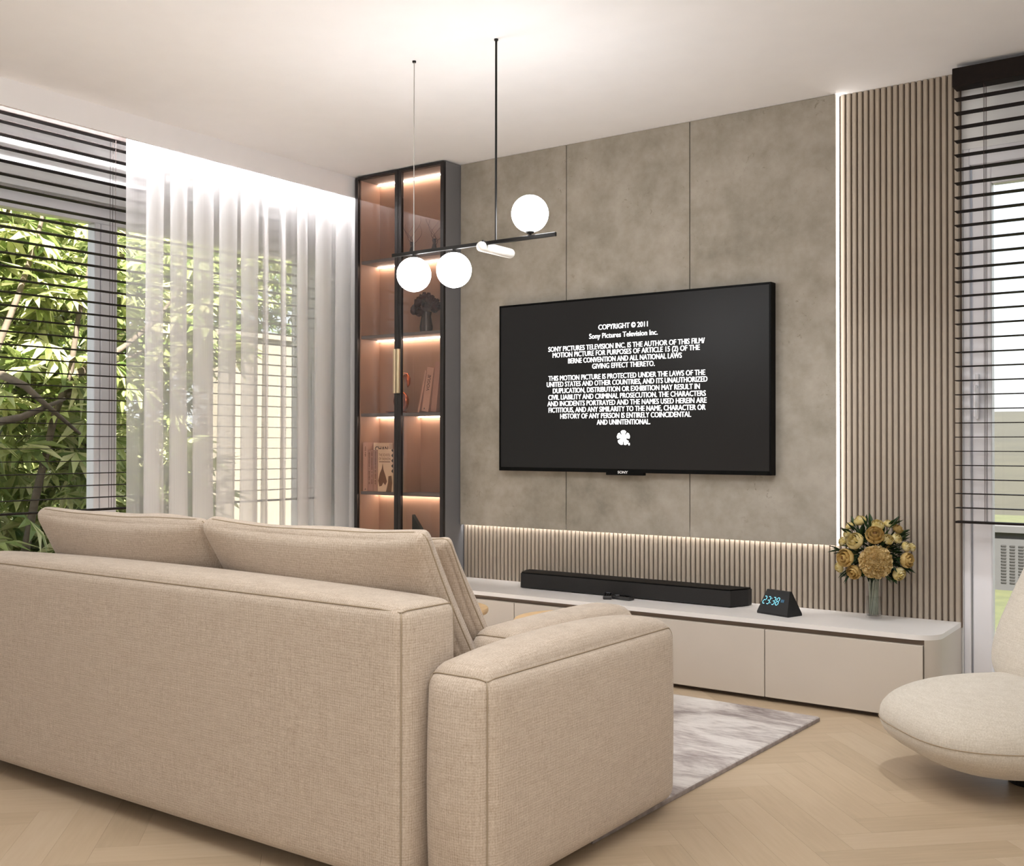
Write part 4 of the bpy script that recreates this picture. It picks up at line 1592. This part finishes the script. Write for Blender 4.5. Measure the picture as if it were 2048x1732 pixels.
root = empty('garden_wall', (2.2, 4.5, -0.1), 0, 'low grey garden wall with pierced vent blocks beyond the lawn', 'wall')
MB().box(-1.2, 4.6, 0, 0.18, 0, 0.40).build('wall_body', M['stonewall'], root)
MB().box(-1.22, 4.62, -0.03, 0.21, 0.44, 0.5, 0.006).box(-1.2, 4.6, 0.01, 0.17, 0.40, 0.44).build('coping', M['stonewall'], root)
hole = MB().box(-0.018, 0.018, -0.004, 0.0, -0.006, 0.006).build('vent_slot', M['stonehole'], root, loc=(0.43, 0, 0.06))
for i in range(7):
    for j in range(13):
        if i or j:
            share('vent_slot', hole, root, (0.43 + i * 0.062, 0, 0.06 + j * 0.0235))

root = empty('neighbour_wall', (-3.4, 1.0, -0.1), 0, 'beige rendered garden wall glimpsed through the sheer curtain', 'wall')
MB().box(-0.2, 0, 0.9, 6.0, 0, 2.1, 0.01).build('wall_body', M['render_wall'], root)
MB().box(-0.24, 0.04, 0.88, 6.02, 2.1, 2.16, 0.006).build('coping', M['render_wall'], root)


def leaflet_fan(n=7, span=2.6):
    """palmate leaf of n pointed leaflets in the XY plane, tip along +Y, about 1 long"""
    vs, fs = [], []
    for k in range(n):
        a = -span / 2 + span * k / (n - 1)
        L = 0.62 + 0.38 * cos(a)
        d = Vector((sin(a), cos(a), 0))
        s = Vector((cos(a), -sin(a), 0))
        w = 0.085 * L + 0.015
        b = len(vs)
        droop = -0.16 * L
        vs += [Vector((0, 0, 0)), d * L * 0.5 + s * w + Vector((0, 0, 0.035)), d * L + Vector((0, 0, droop)), d * L * 0.5 - s * w + Vector((0, 0, 0.035)), d * L * 0.55 + Vector((0, 0, -0.01))]
        fs += [(b, b + 1, b + 4), (b + 1, b + 2, b + 4), (b + 2, b + 3, b + 4), (b + 3, b, b + 4)]
    return vs, fs


FAN = leaflet_fan()
fo = MB().add(*FAN).build('leaf', M['leaf'])
FAN_ME = fo.data
bpy.data.objects.remove(fo)
FANV = [v.co.copy() for v in FAN_ME.vertices]
FANF = [tuple(p.vertices) for p in FAN_ME.polygons]


def tree(name, base, trunk_pts, branches, centres, label, n_part, n_stuff, seed, size=(0.17, 0.30)):
    rr = random.Random(seed)
    root = empty(name, base, 0, label, 'tree')
    B = Vector(base)
    MB().tube([Vector(p) - B for p in trunk_pts], 0.06, 9, taper=lambda t: 1 - 0.55 * t).build('trunk', M['trunk'], root, smooth=True)
    for br in branches:
        MB().tube([Vector(p) - B for p in br], 0.026, 7, taper=lambda t: 1 - 0.65 * t).build('branch', M['trunk'], root, smooth=True)
    spots = []
    for (c, rad, n) in centres:
        for _ in range(n):
            d = Vector((rr.gauss(0, 1), rr.gauss(0, 1), rr.gauss(0, 1))).normalized() * rr.random() ** 0.45
            p = Vector(c) + Vector((d.x * rad[0], d.y * rad[1], d.z * rad[2]))
            e = Vector((rr.uniform(-0.3, 1.0), rr.uniform(-1, 0.6), rr.uniform(-0.7, 0.25))).normalized()
            q = e.to_track_quat('Y', 'Z').to_matrix().to_4x4() @ Matrix.Rotation(rr.uniform(-0.7, 0.7), 4, 'Y')
            spots.append((p, q, rr.uniform(*size)))
    spots.sort(key=lambda s: (s[0] - CP).length)
    mb = MB()
    for i, (p, q, s) in enumerate(spots):
        if i < n_part:
            share('leaf', FAN_ME, root, p - B, q.to_euler(), s)
        else:
            mb.add(FANV, FANF, Matrix.Translation(p - B) @ q @ Matrix.Scale(s, 4))
    tag(mb.build('foliage', M['leaf'], root), kind='stuff')


tree('garden_tree', (-2.3, -1.35, -0.1),
     [(-2.3, -1.35, -0.1), (-2.25, -1.2, 0.6), (-2.2, -1.0, 1.2), (-2.15, -0.8, 1.8), (-2.1, -0.65, 2.5), (-2.0, -0.5, 3.2)],
     [[(-2.22, -1.05, 1.05), (-1.9, -0.7, 1.15), (-1.6, -0.2, 1.45), (-1.4, 0.1, 1.7)], [(-2.2, -1.0, 1.5), (-1.7, -0.9, 1.25), (-1.5, -0.6, 0.95)], [(-2.1, -0.7, 2.2), (-1.8, -1.0, 2.4), (-1.5, -1.3, 2.45)],
      [(-1.5, -1.62, -0.1), (-1.4, -1.52, 0.6), (-1.35, -1.354, 1.479), (-1.33, -1.227, 1.822), (-1.32, -1.134, 2.116), (-1.32, -1.086, 2.294), (-1.4, -1.0, 2.8)],
      [(-1.45, -1.2, -0.1), (-1.35, -1.1, 0.7), (-1.3, -1.012, 1.184), (-1.27, -0.932, 1.445), (-1.27, -0.889, 1.739), (-1.27, -0.82, 2.039), (-1.4, -0.7, 2.7)],
      [(-1.33, -1.37, 1.42), (-1.1, -1.31, 1.33), (-1.08, -1.194, 1.226), (-1.08, -0.994, 1.074)], [(-1.34, -1.42, 1.12), (-1.12, -1.323, 1.161), (-1.1, -1.193, 1.219), (-1.1, -1.074, 1.27)],
      [(-1.28, -0.93, 1.40), (-1.28, -0.708, 1.517), (-1.28, -0.556, 1.618), (-1.28, -0.343, 1.79), (-1.3, -0.2, 1.95)], [(-1.3, -0.95, 1.3), (-1.38, -0.658, 1.45), (-1.38, -0.451, 1.554), (-1.4, -0.2, 1.68)], [(-2.2, -0.9, 1.7), (-2.0, -0.3, 1.9), (-1.7, 0.3, 2.2)]],
     [((-1.75, -1.0, 2.1), (0.6, 0.8, 0.55), 300), ((-1.7, -0.95, 1.25), (0.55, 0.7, 0.5), 230), ((-1.7, -0.9, 0.45), (0.55, 0.7, 0.5), 200), ((-1.9, 0.15, 1.9), (0.6, 0.55, 0.6), 150), ((-1.9, 0.1, 0.7), (0.5, 0.45, 0.6), 120)],
     'sunlit broad-leaved tree close outside the garden window', 300, 900, 21)
tree('garden_tree', (-3.9, 0.6, -0.1),
     [(-3.9, 0.6, -0.1), (-3.8, 0.7, 0.8), (-3.7, 0.85, 1.7), (-3.55, 0.95, 2.6), (-3.5, 1.0, 3.6)],
     [[(-3.75, 0.8, 1.4), (-3.5, 0.2, 1.9), (-3.4, -0.3, 2.4)], [(-3.7, 0.85, 1.8), (-3.6, 1.5, 2.3), (-3.5, 2.1, 2.6)]],
     [((-3.7, 0.4, 2.4), (0.9, 1.3, 0.9), 420), ((-3.7, 0.2, 0.9), (0.8, 0.9, 0.9), 320), ((-4.0, 2.4, 2.9), (0.8, 1.5, 0.55), 260)],
     'paler tree standing farther back in the garden, behind the curtain', 0, 1000, 22, (0.16, 0.26))


def hedge(name, x0, x1, y0, y1, z1, n, label, seed):
    rr = random.Random(seed)
    mb = MB()
    for _ in range(n):
        p = Vector((rr.uniform(x0, x1), rr.uniform(y0, y1), -0.1 + (z1 + 0.1) * rr.random()))
        e = Vector((rr.uniform(-0.2, 1.0), rr.uniform(-1, 1), rr.uniform(-0.6, 0.5))).normalized()
        q = e.to_track_quat('Y', 'Z').to_matrix().to_4x4() @ Matrix.Rotation(rr.uniform(-1, 1), 4, 'Y')
        mb.add(FANV, FANF, Matrix.Translation(p) @ q @ Matrix.Scale(rr.uniform(0.12, 0.24), 4))
    o = mb.build(name, M['leaf_dark'])
    tag(o, label, 'hedge', kind='stuff')


hedge('hedge', -6.2, -5.2, -2.0, 8.5, 3.6, 5200, 'dense dark green hedge closing the garden outside the window', 31)
